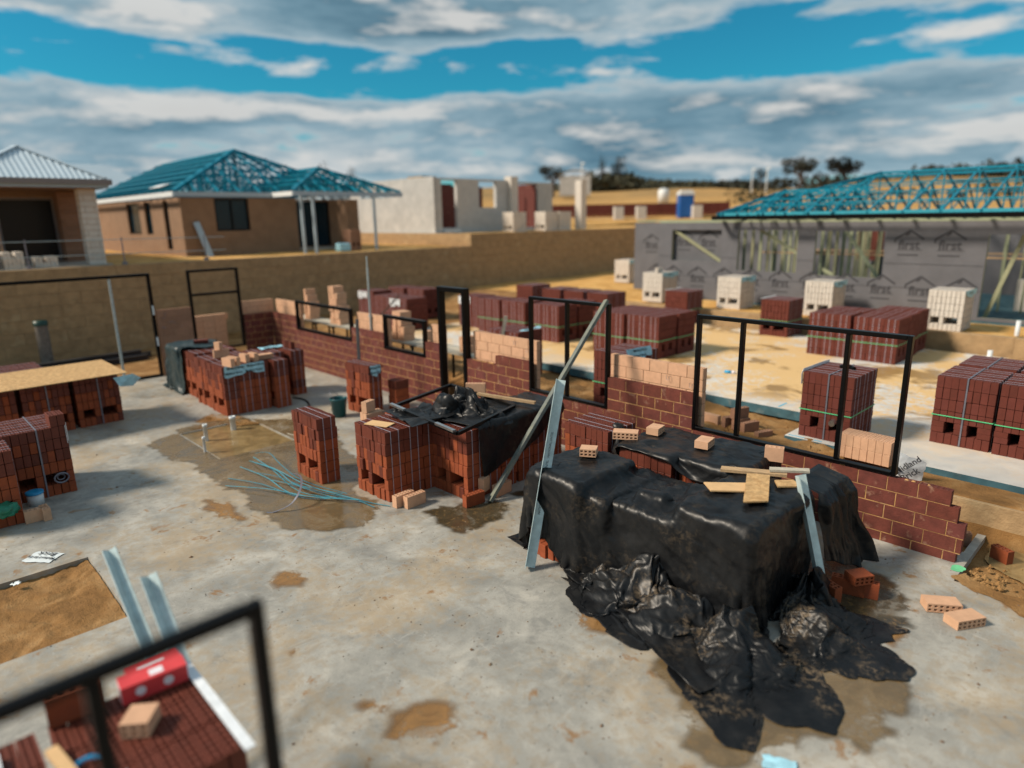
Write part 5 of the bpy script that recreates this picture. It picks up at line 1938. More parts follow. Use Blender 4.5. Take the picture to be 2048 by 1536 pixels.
board('broken chipboard piece on top of the other, right on the tarp', [(.42, -2.42), (.58, -2.24), (.30, -1.62), (.10, -1.72)], 1.068, .014, 'osb')
board('pale broken chipboard piece pointing left on the tarp', [(-.12, -2.20), (.04, -2.34), (.42, -2.02), (.34, -1.80)], 1.045, .014, 'kraft')
board('small splinter of chipboard behind the two broken pieces', [(.46, -1.78), (.62, -1.62), (.50, -1.50), (.36, -1.64)], 1.045, .014, 'osb')
board('weathered brown batten across the back of the tarp', [(-.22, -1.66), (-.18, -1.76), (.40, -1.44), (.36, -1.34)], 1.052, .03, 'timber')
board('grey-white batten end beside the short steel lintel', [(.20, -1.42), (.24, -1.50), (.56, -1.26), (.52, -1.18)], 1.085, .025, 'plank')

# steel lintels and timbers leaning about
def angle(label, p, q, w=.09, t=.007, mat='steel', name='steel_lintel', side=(0, 0, 1), print_=None, group='steel lintels'):
    """L-section lintel from p to q; flange on the 'side' side"""
    p, q = Vector(p), Vector(q)
    th = thing(name, label, 'lintel', p, 0, group)
    d = (q - p).normalized()
    b = d.cross(Vector(side)).normalized()
    n = b.cross(d).normalized()
    m = MB()
    o = Vector((0, 0, 0))
    m.bar(p + b * 0, q + b * 0, w, t, n)
    m.build('web', mat, th)
    m = MB()
    m.bar(p - b * (w / 2 - t / 2) + n * (w / 2 + t * .55), q - b * (w / 2 - t / 2) + n * (w / 2 + t * .55), t, w, n)
    m.build('flange', mat, th)
    if print_:
        mid = (p + q) / 2 + n * (t / 2 + .0015)
        rot = Matrix((d, n.cross(d), n)).transposed().to_euler()
        link('print', print_, th, world=True, loc=mid, rot=rot)
    return th


vd = (CAM - Vector((-1.3, -3.0, 1))).normalized()
angle('long printed steel lintel leaning on the left corner of the big tarp', (-1.53, -3.30, .012), (-1.69, -2.62, 1.97), .105, side=vd, print_=T_LINT)
angle('short steel lintel leaning on the right corner of the big tarp', (.98, -1.80, .20), (.64, -1.70, 1.22), .105, side=vd)
tb = MB().bar((-3.13, -2.44, .02), (-3.085, -.045, 2.50), .045, .09, (1, -.5, 0)).build('timber_prop', 'greentimber')
tag(tb, 'long weathered timber leaning from the floor up to the window frame head', 'timber')
br = MB().bar((-8.62, -1.03, .004), (-8.60, -1.00, 1.80), .11, .012, (0, -1, .0)).build('steel_bar', 'darksteel')
tag(br, 'dark flat steel bar standing upright behind the slim red stack', 'bar')
th = thing('steel_post', 'galvanised steel post standing in the wall cavity', 'post', (-9.89, .117, 1.30))
MB().tube([(-9.89, .117, 1.28), (-9.88, .117, 2.70)], .024, 10).build('outer_tube', 'galv', th)
MB().tube([(-9.88, .117, 2.705), (-9.876, .117, 2.95)], .018, 10).build('inner_tube', 'galv', th)
MB().box(-9.93, -9.85, .092, .142, 1.60, 1.64).build('collar', 'galv', th)
tag(MB().tube([(-14.3, 2.6, .40), (-13.55, 3.45, 1.55)], .022, 8).build('leaning_pole', 'bark'), 'dark thin pole leaning against the labelled maroon packs', 'pole')
tag(MB().bar((-7.30, 1.55, .42), (-7.02, 1.60, 1.72), .07, .03, (1, -1, 0)).build('timber_offcut', 'plank'), 'pale timber offcut leaning on the pack behind the tan courses', 'timber')

# window frame lying on the middle packs
th = thing('lying_frame', 'black window frame with bare metal ends lying on the middle tarp', 'window frame', (-4.1, -2.2, 1.05))
A, B, C_, D_ = Vector((-4.90, -2.70, 1.065)), Vector((-3.22, -2.88, 1.065)), Vector((-3.60, -1.50, 1.065)), Vector((-5.15, -1.50, 1.065))
D_ = A + (C_ - B)
for p, q in ((A, D_), (B, C_), (D_, C_), (A, B)):
    MB().bar(p, q, .05, .045).build('rail', 'black', th)
for p, q in ((A, A + (B - A) * .24), (B - (B - A) * .26, B)):
    off = Vector((0, -.05, .045))
    MB().bar(p + off, q + off, .05, .03).build('bare_metal_end', 'alu', th)
tag(MB().bar((-4.35, -1.55, 1.13), (-3.42, -1.25, 1.10), .06, .035).build('timber_offcut', 'timber'), 'orange timber offcut behind the lying window frame', 'timber')
loose_brick('pale brick on the back of the middle tarp', -4.62, -1.35, 1.05, .7, 'tan', 'up', group='loose bricks')

# tan bricks round the front of the packs
loose_brick('left of two tan bricks standing side by side at the foot of the front pack', -3.93, -3.28, .004, 1.63, 'tan', 'up')
loose_brick('right of two tan bricks standing side by side at the foot of the front pack', -3.80, -3.19, .004, 1.60, 'tan', 'up')
loose_brick('red brick standing at the edge of the dark puddle', -3.24, -2.63, .006, 1.50, 'red', 'up')
loose_brick('tan brick tilted onto the red one at the foot of the leaning timber', -3.33, -2.36, .10, 1.9, 'tan', 'end', l=.19)
loose_brick('tan brick lying behind the foot of the leaning timber', -3.23, -2.12, .004, 1.65, 'tan', 'up')
# tan pile beside the bucket
th = thing('brick_stack', 'narrow stack of tan bricks wedged behind the cardboard-topped pack', 'brick stack', (-5.13, -2.95, 0), 1.52)
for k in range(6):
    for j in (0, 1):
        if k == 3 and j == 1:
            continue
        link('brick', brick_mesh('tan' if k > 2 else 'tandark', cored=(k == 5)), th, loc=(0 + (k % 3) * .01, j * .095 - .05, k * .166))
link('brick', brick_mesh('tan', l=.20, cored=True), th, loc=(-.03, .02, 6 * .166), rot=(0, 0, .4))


def lathe(prof, n=24):
    m = MB()
    for r, z in prof:
        for k in range(n):
            m.v.append((r * math.cos(2 * PI * k / n), r * math.sin(2 * PI * k / n), z))
    for i in range(len(prof) - 1):
        for k in range(n):
            m.f.append((i * n + k, i * n + (k + 1) % n, (i + 1) * n + (k + 1) % n, (i + 1) * n + k))
    return m


th = thing('bucket', 'dark teal plastic bucket with wire handle between the stacks', 'bucket', (-8.30, -1.72, .004), -.75)
lathe([(.0, .004), (.125, 0), (.155, .33), (.168, .335), (.168, .37), (.158, .375), (.150, .34), (.12, .012), (0, .012)]).build('shell', 'bucket', th, True, world=False)
MB().tube([(.165 * math.cos(t), .165 * math.sin(t) * .95, .34 - .20 * math.sin(t)) for t in np.linspace(PI * 1.05, PI * 1.95, 11)], .004, 5).build('handle', 'strapd', th, world=False)
link('print', T_NGS, th, loc=(-.02, -.1515, .13), rot=(PI / 2 - .09, 0, 0))

# drain pipes in the flooded cut-out
for lab, x, y, r, z0, h in (('right-hand white drain pipe standing at the edge of the flooded cut-out', -9.05, -3.50, .050, -.10, .24), ('capped white drain pipe standing left in the flooded cut-out', -8.75, -4.10, .036, -.10, .29), ('thin white pipe standing at the near edge of the flooded cut-out', -8.10, -4.36, .022, 0.0, .27)):
    th = thing('drain_pipe', lab, 'pipe', (x, y, z0), 0, 'drain pipes')
    lathe([(r, 0), (r, h - z0 - .05), (r * 1.18, h - z0 - .048), (r * 1.18, h - z0), (r * .85, h - z0), (r * .85, h - z0 - .03), (0, h - z0 - .03)], 16).build('tube', 'pipe', th, True, world=False)
for lab, x, y, z, h in (('short white pipe stub by the kerb behind the right-hand packs', .10, 9.2, .44, .34), ('white pipe stub in the sand before the grey doorway', .16, 11.5, .80, .36)):
    tag(lathe([(.05, 0), (.05, h), (.042, h), (.042, h - .1), (0, h - .1)], 14).build('drain_pipe', 'pipe', smooth=True), lab, 'pipe', 'drain pipes').location = (x, y, z)
# straps lying in the wet
th = thing('strap_bundle', 'tangle of cut blue plastic straps lying on the wet slab', 'straps', (-5.5, -4.1, .005))
r = random.Random(12)
def curve(pts, n=16):
    pts = [Vector(p) for p in pts]
    out = []
    for i in range(n + 1):
        t = i / n * (len(pts) - 1)
        k = min(int(t), len(pts) - 2)
        f = t - k
        p0, p1, p2, p3 = pts[max(k - 1, 0)], pts[k], pts[k + 1], pts[min(k + 2, len(pts) - 1)]
        out.append(.5 * ((2 * p1) + (-p0 + p2) * f + (2 * p0 - 5 * p1 + 4 * p2 - p3) * f * f + (-p0 + 3 * p1 - 3 * p2 + p3) * f ** 3))
    return out
SR = [[(-7.25, -3.92), (-6.4, -3.95), (-5.3, -4.05), (-4.6, -3.80), (-4.02, -3.46)], [(-7.1, -4.05), (-6.2, -4.0), (-5.2, -4.0), (-4.3, -3.62)],
      [(-6.55, -4.6), (-5.9, -4.35), (-5.1, -4.10), (-4.5, -3.78), (-4.1, -3.60)], [(-6.5, -4.22), (-5.8, -4.12), (-5.0, -4.0), (-4.25, -3.55)],
      [(-6.3, -4.70), (-5.6, -4.4), (-5.0, -4.05), (-4.4, -3.7)], [(-6.9, -4.0), (-6.1, -4.08), (-5.4, -4.12), (-4.7, -3.85)], [(-6.0, -4.2), (-5.3, -3.98), (-4.75, -3.72)],
      [(-7.3, -3.86), (-6.9, -3.8), (-6.2, -3.92), (-5.4, -3.95), (-4.7, -3.7)], [(-6.8, -4.3), (-6.0, -4.25), (-5.2, -4.2), (-4.6, -3.9)]]
for i, pl in enumerate(SR):
    pts = [(x + r.uniform(-.04, .04), y + r.uniform(-.04, .04), .008 + .006 * i + (.10 * math.sin(PI * k / (len(pl) - 1)) if i % 2 else .03 * (k % 2))) for k, (x, y) in enumerate(pl)]
    MB().ribbon(curve(pts), .014).build('strap', 'strapc', th)
pts = curve([(-6.1, -3.95, .03), (-5.5, -3.98, .20), (-5.0, -4.2, .22), (-4.85, -4.42, .10), (-4.95, -4.62, .012), (-5.02, -4.70, .008)], 20)
MB().ribbon(pts, .028).build('strap', 'strapd', th)
tag(MB().tube(curve([(-8.0, -2.95, .01), (-7.6, -2.9, .01), (-7.0, -3.05, .012), (-6.5, -3.2, .01)], 14), .007, 5).build('string', 'plank'), 'pale string lying across the wet slab behind the lone slice', 'string')
tag(MB().tube(curve([(-10.3, -1.70, .012), (-9.9, -1.62, .012), (-9.4, -1.78, .012), (-9.2, -1.9, .012)], 12), .02, 7).build('hose', 'black'), 'black hose end on the floor beside the far packs', 'hose')

# chipboard sheet on the left packs
o = MB().box(-.83, .83, -1.22, 1.22, 0, .012).build('chipboard_sheet', 'osb')
o.location = (-11.60, -5.92, 1.01)
o.rotation_euler = (.0, .012, .02)
tag(o, 'large orange chipboard sheet laid over the left brick packs', 'board')
tag(MB().add([(-10.72, -4.95, .96), (-10.70, -4.62, .99), (-10.85, -4.45, .86), (-10.80, -4.62, .74), (-10.72, -4.86, .78)], [(0, 1, 2, 3, 4)]).build('plastic_scrap', 'bluesheet'), 'pale blue plastic scrap hanging from the corner of the chipboard', 'plastic')
# far left: old pipe and steel beams behind the sliding frame
th = thing('standing_pipe', 'old dark pipe with green cap standing behind the chipboard', 'pipe', (-18.3, -4.75, -.05), 0)
lathe([(.155, 0), (.150, 1.22)], 18).build('tube', 'oldpipe', th, True, world=False)
lathe([(.17, 1.20), (.17, 1.32), (.0, 1.33)], 18).build('cap', 'greenlid', th, True, world=False)
for k, (p, q) in enumerate((((-17.6, -7.2, .02), (-17.9, -2.3, .02)), ((-17.3, -6.9, .02), (-17.5, -2.5, .02)), ((-17.45, -7.0, .14), (-17.7, -2.6, .14)))):
    m = MB()
    for dz, w, h in ((0, .16, .012), (.055, .012, .10), (.11, .16, .012)):
        m.bar(Vector(p) + Vector((0, 0, dz)), Vector(q) + Vector((0, 0, dz)), w, h)
    tag(m.build('steel_beam', 'darksteel'), ('rear dark steel beam lying before the tall limestone wall', 'front dark steel beam lying before the tall limestone wall', 'dark steel beam lying on top of the other two')[k], 'beam', 'steel beams')
# tan stack behind the cross-railed frame
th = thing('brick_stack', 'tan brick stack seen through the frame with the cross rail', 'brick stack', (-15.6, -1.55, -.02))
for k in range(8):
    for j in range(3):
        link('brick', brick_mesh('tan', cored=(k == 7)), th, loc=(0, j * .31 - .2 + (.1 if k == 7 else 0), k * .166), rot=(0, 0, PI / 2))
        link('brick', brick_mesh('tan', cored=(k == 7)), th, loc=(.1, j * .31 - .2, k * .166), rot=(0, 0, PI / 2))
# bricks heaped on the far packs
GP = 'tan bricks heaped on the far packs'
for lab, x, y, z, yaw, pose, l in (('left tan brick of the heap on the far packs', -9.93, -3.12, .995, 0.2, 'up', .305), ('second tan brick of the heap on the far packs', -10.00, -2.99, .995, 0.25, 'up', .305),
                                   ('middle tan brick of the heap on the far packs', -10.12, -2.72, .995, .1, 'up', .25), ('tan brick right of the middle one on the far packs', -10.10, -2.55, .995, .1, 'up', .25),
                                   ('tan brick lying flat at the right end of the heap', -10.14, -2.30, 1.0, 1.5, 'side', .305), ('upper tan brick lying across the back of the heap', -10.95, -2.86, 1.0, 1.4, 'up', .305),
                                   ('topmost tan brick standing on the heap', -10.95, -2.90, 1.162, .3, 'up', .16)):
    loose_brick(lab, x, y, z, yaw, 'tan', pose, l, GP)
loose_brick('dark red brick lying on the green tarp', -12.75, -2.62, 1.03, 1.2, 'maroon', 'side', group='loose bricks')

# left foreground clutter
th = thing('plastic_bag', 'crumpled green plastic bag in the slot of the nearest left pack', 'bag', (-7.02, -7.22, .17))
bm = bmesh.new()
bmesh.ops.create_icosphere(bm, subdivisions=3, radius=1.0)
rg = random.Random(5)
for vtx in bm.verts:
    k = 1 + .22 * math.sin(vtx.co.x * 7 + vtx.co.z * 5) + .16 * math.sin(vtx.co.y * 11 + vtx.co.x * 6) + rg.uniform(-.07, .07)
    vtx.co = Vector((vtx.co.x * .13, vtx.co.y * .16, vtx.co.z * .085)) * k
    vtx.co.z = max(vtx.co.z, -.075)
me = bpy.data.meshes.new('bag_body')
bm.to_mesh(me)
bm.free()
me.materials.append(MATS['greenbag'])
me.polygons.foreach_set('use_smooth', [True] * len(me.polygons))
link('bag_body', me, th, loc=(.06, 0, .085))
th = thing('paint_tub', 'small tub with a bright blue lid beside the left packs', 'tub', (-7.62, -6.80, .002))
lathe([(.0, .0), (.095, 0), (.10, .16), (0, .16)]).build('tub_body', 'paper', th, True, world=False)
lathe([(.108, .155), (.108, .185), (.09, .19), (0, .188)]).build('lid', 'bluelid', th, True, world=False)
loose_brick('left of two tan bricks in front of the blue-lidded tub', -6.98, -6.90, .002, 1.55, 'tan', 'up', l=.25)
loose_brick('right of two tan bricks in front of the blue-lidded tub', -6.97, -6.80, .002, .03, 'tan', 'up', l=.22)
bpy.context.view_layer.update()
m = MB()
m.tube([(-7.76 + .0, -6.44 + .085 * math.cos(t), .245 + .07 * math.sin(t)) for t in np.linspace(0, 2 * PI, 18)], .012, 6, cap=False)
m.tube([(-7.80, -6.44 + .045 * math.cos(t), .245 + .04 * math.sin(t)) for t in np.linspace(0, 2 * PI, 14)], .010, 6, cap=False)
tag(m.build('cable_coil', 'strapd'), 'coil of dark cable in the slot of the left pack', 'cable')
def paper(label, x, y, z, w, h, yaw, seed, txt=True, mat='paper'):
    th = thing('paper_scrap', label, 'paper', (x, y, z), yaw, 'litter on the slab')
    rr = random.Random(seed)
    n = 6
    g = MB()
    for j in range(n + 1):
        for i in range(n + 1):
            g.v.append(((i / n - .5) * w + rr.uniform(-.01, .01), (j / n - .5) * h + rr.uniform(-.012, .012), .006 + .012 * abs(math.sin(i * 1.3 + seed)) * abs(math.sin(j * 1.1))))
    g.f = [(j * (n + 1) + i, j * (n + 1) + i + 1, (j + 1) * (n + 1) + i + 1, (j + 1) * (n + 1) + i) for j in range(n) for i in range(n)]
    g.build('sheet', mat, th, True, world=False)
    if txt:
        link('print', T_MID if txt == 1 else T_BRICK, th, loc=(0, .03, .021))
        link('print', T_BRK, th, loc=(0, -.06, .021))
paper('printed white plastic scrap on the slab beside the sand cut-out', -5.72, -7.05, .002, .34, .24, -2.5, 3, 2)
paper('tiny white label at the edge of the sand cut-out', -5.24, -7.38, .0, .07, .07, .3, 4, 0)
paper('pale plastic scrap at the bottom edge beside the tarp tail', 1.60, -4.02, .004, .22, .12, .4, 7, 0, 'bluesheet')
# right side
G6 = 'loose bricks at the right'
loose_brick('left of two tan bricks lying on the slab at the right', 1.84, -1.10, .006, .62, 'tan', 'side', group=G6)
loose_brick('right of two tan bricks lying on the slab at the right', 2.06, -1.22, .002, 1.02, 'tan', 'side', group=G6)
loose_brick('red brick on the tarp beside the little red heap', .99, -1.70, .045, 1.15 - PI / 2, 'red', 'up', group=G6)
loose_brick('lower red brick of the little red heap', 1.10, -1.42, .006, .25, 'red', 'up', group=G6)
loose_brick('second lower red brick of the little red heap', 1.26, -1.36, .006, .30, 'red', 'up', group=G6, l=.2)
loose_brick('red brick lying across the top of the little red heap', 1.19, -1.42, .169, 1.0, 'red', 'side', l=.21, group=G6)
loose_brick('pinkish red brick in the wet sand beyond the wall end', 2.02, .55, -.075, -.5, 'red', 'up', l=.20, group=G6)
loose_brick('broken brick lump behind the toothed wall end', 1.62, .72, -.08, .4, 'tandark', 'up', l=.14, group=G6)
# clods at the slab edge
m = MB()
rr = random.Random(21)
for k in range(70):
    x, y = 1.86 + abs(rr.gauss(0, .28)), -.12 + rr.gauss(0, .20)
    s = rr.uniform(.008, .04)
    b = MB()
    pts = [Vector((rr.uniform(-1, 1), rr.uniform(-1, 1), rr.uniform(-.3, .8))).normalized() * s * rr.uniform(.7, 1.2) for _ in range(6)]
    vs = [(x + s, y, -.06), (x, y + s, -.06), (x - s, y, -.06), (x, y - s, -.06), (x + rr.uniform(-.5, .5) * s, y, -.06 + s * 1.1), (x, y, -.10)]
    m.add(vs, [(0, 1, 4), (1, 2, 4), (2, 3, 4), (3, 0, 4)])
stuff(tag(m.build('sand_clods', 'wetsand'), 'crumbled clods of orange sand at the slab edge', 'sand'))

# ================================================================== BEHIND THE WALL
th = thing('brick_stack', 'double row of tan bricks behind the right post of the large window frame', 'brick stack', (.29, 1.38, .47), -.03)
for k in range(2):
    for i in range(7):
        link('brick', brick_mesh('tan', cored=(k == 1)), th, loc=(-.285 + i * .094, .0, k * .166), rot=(0, 0, PI / 2 + random.uniform(-.01, .01)))
th = thing('plastic_wrap', 'white printed plastic wrapped round the end of the tan brick row', 'plastic', (.80, 1.35, .37))
g = MB()
rr = random.Random(31)
for j in range(7):
    for i in range(7):
        g.v.append((.68 + .30 * i / 6 + rr.uniform(-.012, .012) + .03 * j / 6, 1.12 + .18 * (i / 6) ** 1.5 - .02 * j / 6, .37 + .40 * j / 6 * (1 - .35 * (i / 6)) + rr.uniform(-.012, .012)))
g.f = [(j * 7 + i, j * 7 + i + 1, (j + 1) * 7 + i + 1, (j + 1) * 7 + i) for j in range(6) for i in range(6)]
g.build('film', 'whitesheet', th, True)
link('print', T_MID, th, world=True, loc=(.845, 1.130, .585), rot=(PI / 2 - .05, -.75, .2))
link('print', T_BRK, th, world=True, loc=(.885, 1.125, .475), rot=(PI / 2 - .05, -.75, .2))
G7 = 'tan bricks in the dug sand behind the wall'
for lab, x, y, z, yaw, l, mat in (('single tan brick just behind the left post of the large window frame', -2.17, 1.58, .40, -.05, .305, 'tan'), ('left brown brick of the small heap behind the window mullion', -1.86, 1.66, .41, 1.2, .305, 'tandark'), ('middle brown brick of the small heap behind the window mullion', -1.68, 1.64, .41, 1.25, .305, 'tandark'),
                              ('right brown brick of the small heap behind the window mullion', -1.50, 1.58, .41, 1.25, .305, 'tandark'), ('topmost brown brick of the small heap behind the window mullion', -1.72, 1.66, .577, 1.25, .305, 'tandark'), ('low brown brick at the right foot of the small heap', -1.24, 1.52, .33, 1.2, .28, 'tandark')):
    loose_brick(lab, x, y, z, yaw, mat, 'up', l, G7)
th = thing('spray_can', 'blue and white spray can lying on the neighbouring slab', 'can', (-3.60, 4.86, .483), .35)
MB().tube([(-.11, 0, 0), (.03, 0, 0)], .033, 14).build('can_body', 'canblue', th, True, world=False)
MB().tube([(.031, 0, 0), (.10, 0, 0)], .032, 14).build('can_cap', 'boxwhite', th, True, world=False)
loose_brick('pale tan brick on the neighbouring slab left of the right-hand packs', .34, 5.0, .45, .2, 'tan', 'up')
# scaffold planks with tan bricks on them
for k, (lab, x0, x1, y, z) in enumerate((('scaffold plank on trestles behind the long low window frame', -15.2, -10.7, .98, 1.06), ('scaffold plank on trestles behind the shorter low window frame', -10.6, -6.6, .90, 1.00))):
    th = thing('scaffold', lab, 'scaffold', ((x0 + x1) / 2, y, .3), 0, 'scaffold trestles')
    for j in (0, 1):
        MB().box(x0, x1, y - .24 + j * .24, y - .01 + j * .24, z - .04 - j * .003, z).build('plank', 'plank', th)
    q = x0 + .5
    while q < x1:
        for s in (-.2, .2):
            MB().box(q - .02, q + .02, y + s - .02, y + s + .02, .1, z - .045).build('leg', 'black', th)
        MB().box(q - .02, q + .02, y - .26, y + .26, z - .09, z - .046).build('crossbar', 'black', th)
        q += .95
G8 = 'tan brick stacks on the scaffold planks'
for lab, x, y, z, rowsn in (('left stack of tan bricks on the scaffold by the far corner', -14.15, .98, 1.06, (3, 3, 3, 2, 1)), ('tall stack of tan bricks on the scaffold left of the steel post', -12.75, .98, 1.06, (5, 5, 5, 4, 4, 3)),
                            ('stack of tan bricks on the scaffold behind the shorter low window frame', -9.75, .90, 1.00, (5, 5, 4, 4)), ('small stack of tan bricks on the scaffold right of the shorter low frame', -8.55, .90, 1.00, (2, 2)), ('tan bricks on the scaffold seen through the narrow door frame', -7.35, .92, 1.00, (3, 2))):
    th = thing('brick_stack', lab, 'brick stack', (x, y, z), 0, G8)
    for k, n in enumerate(rowsn):
        for i in range(n):
            link('brick', brick_mesh('tan', cored=(k == len(rowsn) - 1)), th, loc=((i - 2) * .098 + random.uniform(-.006, .006), random.uniform(-.02, .02), k * .166), rot=(0, 0, PI / 2 + random.uniform(-.05, .05)))

# ================================================================== ON THE LEFT TERRACE
th = thing('site_fence', 'thin temporary pipe fence along the top of the tall limestone wall', 'fence', (-19.7, -3, 2.5))
for y in (-6.2, -4.55, -2.15, .25):
    MB().tube([(-19.72, y, 2.48), (-19.72, y, 3.35)], .018, 7).build('post', 'strapd', th)
    MB().box(-19.80, -19.64, y - .06, y + .06, 2.50, 2.62).build('foot', 'strapd', th)
for z in (2.88, 3.30):
    MB().tube([(-19.72, -7.2, z), (-19.72, .9, z - .03)], .012, 6).build('rail', 'galv', th)
G9 = 'cream brick heaps on the left terrace'
for lab, x, y, n, h in (('cream brick stack at the left edge of the upper terrace', -20.4, -5.45, 5, 4), ('cream brick stack beside the left-edge one on the upper terrace', -20.35, -4.75, 5, 3), ('low pinkish brick stack with a gap near the cream pier', -20.6, -3.95, 6, 2)):
    th = thing('brick_stack', lab, 'brick stack', (x, y, 2.52), 0, G9)
    for k in range(h):
        for i in range(n):
            if k == h - 1 and i == 2:
                continue
            for j in (0, 1):
                link('brick', brick_mesh('cream'), th, loc=(j * -.31, (i - n / 2) * .096, k * .166), rot=(0, 0, random.uniform(-.03, .03)))
tag(MB().bar((-22.55, 1.45, 2.5), (-22.92, 1.20, 3.75), .22, .03, (1, 0, .2)).build('leaning_plank', 'bluegrey'), 'pale blue plank leaning on the wall of the blue-roofed house', 'plank')
th = thing('brick_stack', 'brown brick stack under the verandah of the blue-roofed house', 'brick stack', (-21.6, 6.9, 2.52))
for k in range(5):
    for i in range(5):
        if k == 1 and i in (1, 3):
            continue
        for j in (0, 1):
            link('brick', brick_mesh('tandark'), th, loc=(j * -.31, (i - 2) * .1, k * .166))
o = MB().box(-.2, .2, -.25, .25, 0, .32).build('plastic_bundle', 'bluesheet')
o.location = (-21.3, 6.2, 2.52)
tag(o, 'pale blue wrapped bundle beside the verandah brick stack', 'bundle')
bv = o.modifiers.new('bevel', 'BEVEL')
bv.width = .05
bv.segments = 2
G10 = 'cream packs before the white block house'
for lab, x, y in (('cream brick pack in front of the pier of the white block house', -21.9, 15.6), ('cream brick pack with brown side right of the pier of the white block house', -21.6, 17.6), ('second cream pack right of the pier of the white block house', -21.5, 18.55)):
    pack(lab, x, y, z=3.0, mat='cream', group=G10, cols=8, slices=3, rows=6, style='A', straps=False, far=True)

# ================================================================== FAR OFF
def polar(px, D):
    """ground position at horizontal distance D in the direction of image column px"""
    d = RIGHT * ((px - 1024) / 1338.62) + FWD + DOWN * ((420 - 768) / 1338.62)
    d.z = 0
    d.normalize()
    x, y = CAM.x + d.x * D, CAM.y + d.y * D
    return x, y, land_z(D, 0)


_FP = {}


def far_pack_mesh(mat):
    """pack seen from sixty metres: courses and columns with gaps, two fork slots"""
    if mat not in _FP:
        m = MB()
        for k in range(6):
            for i in range(4):
                if k == 1 and i in (1, 2):
                    continue
                m.box(-.37 + i * .185, -.37 + i * .185 + .175, -.47, .47, k * .175, k * .175 + .165)
        m.box(-.36, .36, -.46, .46, .178, 1.03)
        _FP[mat] = m.mesh('brick_pack', mat)
    return _FP[mat]


far_names = ['first', 'second', 'third', 'fourth', 'fifth', 'sixth', 'seventh', 'eighth', 'ninth', 'tenth', 'eleventh', 'twelfth', 'thirteenth', 'fourteenth', 'fifteenth', 'sixteenth', 'seventeenth', 'eighteenth', 'nineteenth', 'twentieth', 'twenty-first', 'twenty-second']
i = 0
for px in range(1112, 1462, 16):
    x, y, z = polar(px, 60)
    o = link('brick_pack', far_pack_mesh('maroon'), None, loc=(x, y, z - .05), rot=(0, 0, .7))
    tag(o, '%s maroon pack from the left in the far row on the hillside' % far_names[i], 'brick pack', 'far row of packs')
    i += 1
for k, px in enumerate((1237, 1282, 1393)):
    x, y, z = polar(px, 57)
    o = link('brick_pack', far_pack_mesh('cream'), None, loc=(x, y, z - .05), rot=(0, 0, .78))
    tag(o, ('left', 'middle', 'right')[k] + ' cream pack before the far row of maroon packs', 'brick pack', 'far row of packs')
x, y, z = polar(1370, 57.5)
th = thing('portable_toilet', 'blue portable toilet with white roof by the far row of packs', 'toilet', (x, y, z), .8)
MB().box(-.55, .55, -.55, .55, 0, 1.75).build('cabin', 'toiletblue', th, world=False)
MB().box(-.58, .58, -.58, .58, 1.755, 2.0).box(-.45, .45, -.45, .45, 2.0, 2.12).build('roof', 'whitepaint', th, world=False)
MB().box(-.40, .40, -.575, -.552, .1, 1.65).build('door', 'toiletblue', th, world=False)
x, y, z = polar(1326, 78)
th = thing('water_tank', 'white tank on the hillside above the far packs', 'tank', (x, y, z + .2))
lathe([(0, 0), (.6, 0), (.6, 1.3), (.4, 1.5), (0, 1.55)], 16).build('tank_body', 'whitepaint', th, True, world=False)
x, y, z = polar(1150, 120)
th = thing('shed', 'pale curved shed among the trees on the left hillside', 'shed', (x, y, z), .7)
MB().box(-2.6, 2.6, -2, 2, 0, 3.2).build('wall', 'greyblock', th, world=False)
MB().add([(2.8 * math.cos(t), sy, 3.2 + .9 * math.sin(t)) for sy in (-2.2, 2.2) for t in np.linspace(0, PI, 9)], [(k, k + 1, k + 10, k + 9) for k in range(8)]).build('roof', 'metalroof', th, world=False)
struct(flat_sheet('road', [(polar(1090, 48)[0], polar(1090, 48)[1]), (polar(1300, 50)[0], polar(1300, 50)[1]), (polar(1300, 54)[0], polar(1300, 54)[1]), (polar(1090, 53)[0], polar(1090, 53)[1])], 3.55, 'asphaltblue'))
for k, px in enumerate((1500, 1529, 1163)):
    x, y, z = polar(px, 110)
    th = thing('lamp_pole', ('left of two pale poles behind the blue roof corner', 'right of two pale poles behind the blue roof corner', 'pale pole beside the curved shed')[k], 'pole', (x, y, z), 0, 'poles')
    MB().tube([(0, 0, -.5), (0, 0, 3.4 if k < 2 else 5.0)], .09, 8).build('shaft', 'whitepaint', th, world=False)
    MB().box(-.1, .5, -.05, .05, (3.4 if k < 2 else 5.0) - .02, (3.4 if k < 2 else 5.0) + .15).build('arm', 'whitepaint', th, world=False)


def leaf_cloud(m, rg, c, rad, n, s):
    c = np.array(c)
    for _ in range(n):
        d = rg.normal(size=3)
        d /= np.linalg.norm(d)
        p = c + d * np.array(rad) * rg.uniform(.55, 1.02)
        a = rg.normal(size=3)
        a /= np.linalg.norm(a)
        b = np.cross(a, rg.normal(size=3))
        b /= np.linalg.norm(b)
        q = s * rg.uniform(.6, 1.3)
        m.add([p - a * q - b * q * .6, p + a * q - b * q * .6, p + a * q * .6 + b * q, p - a * q * .7 + b * q * .8], [(0, 1, 2, 3)])


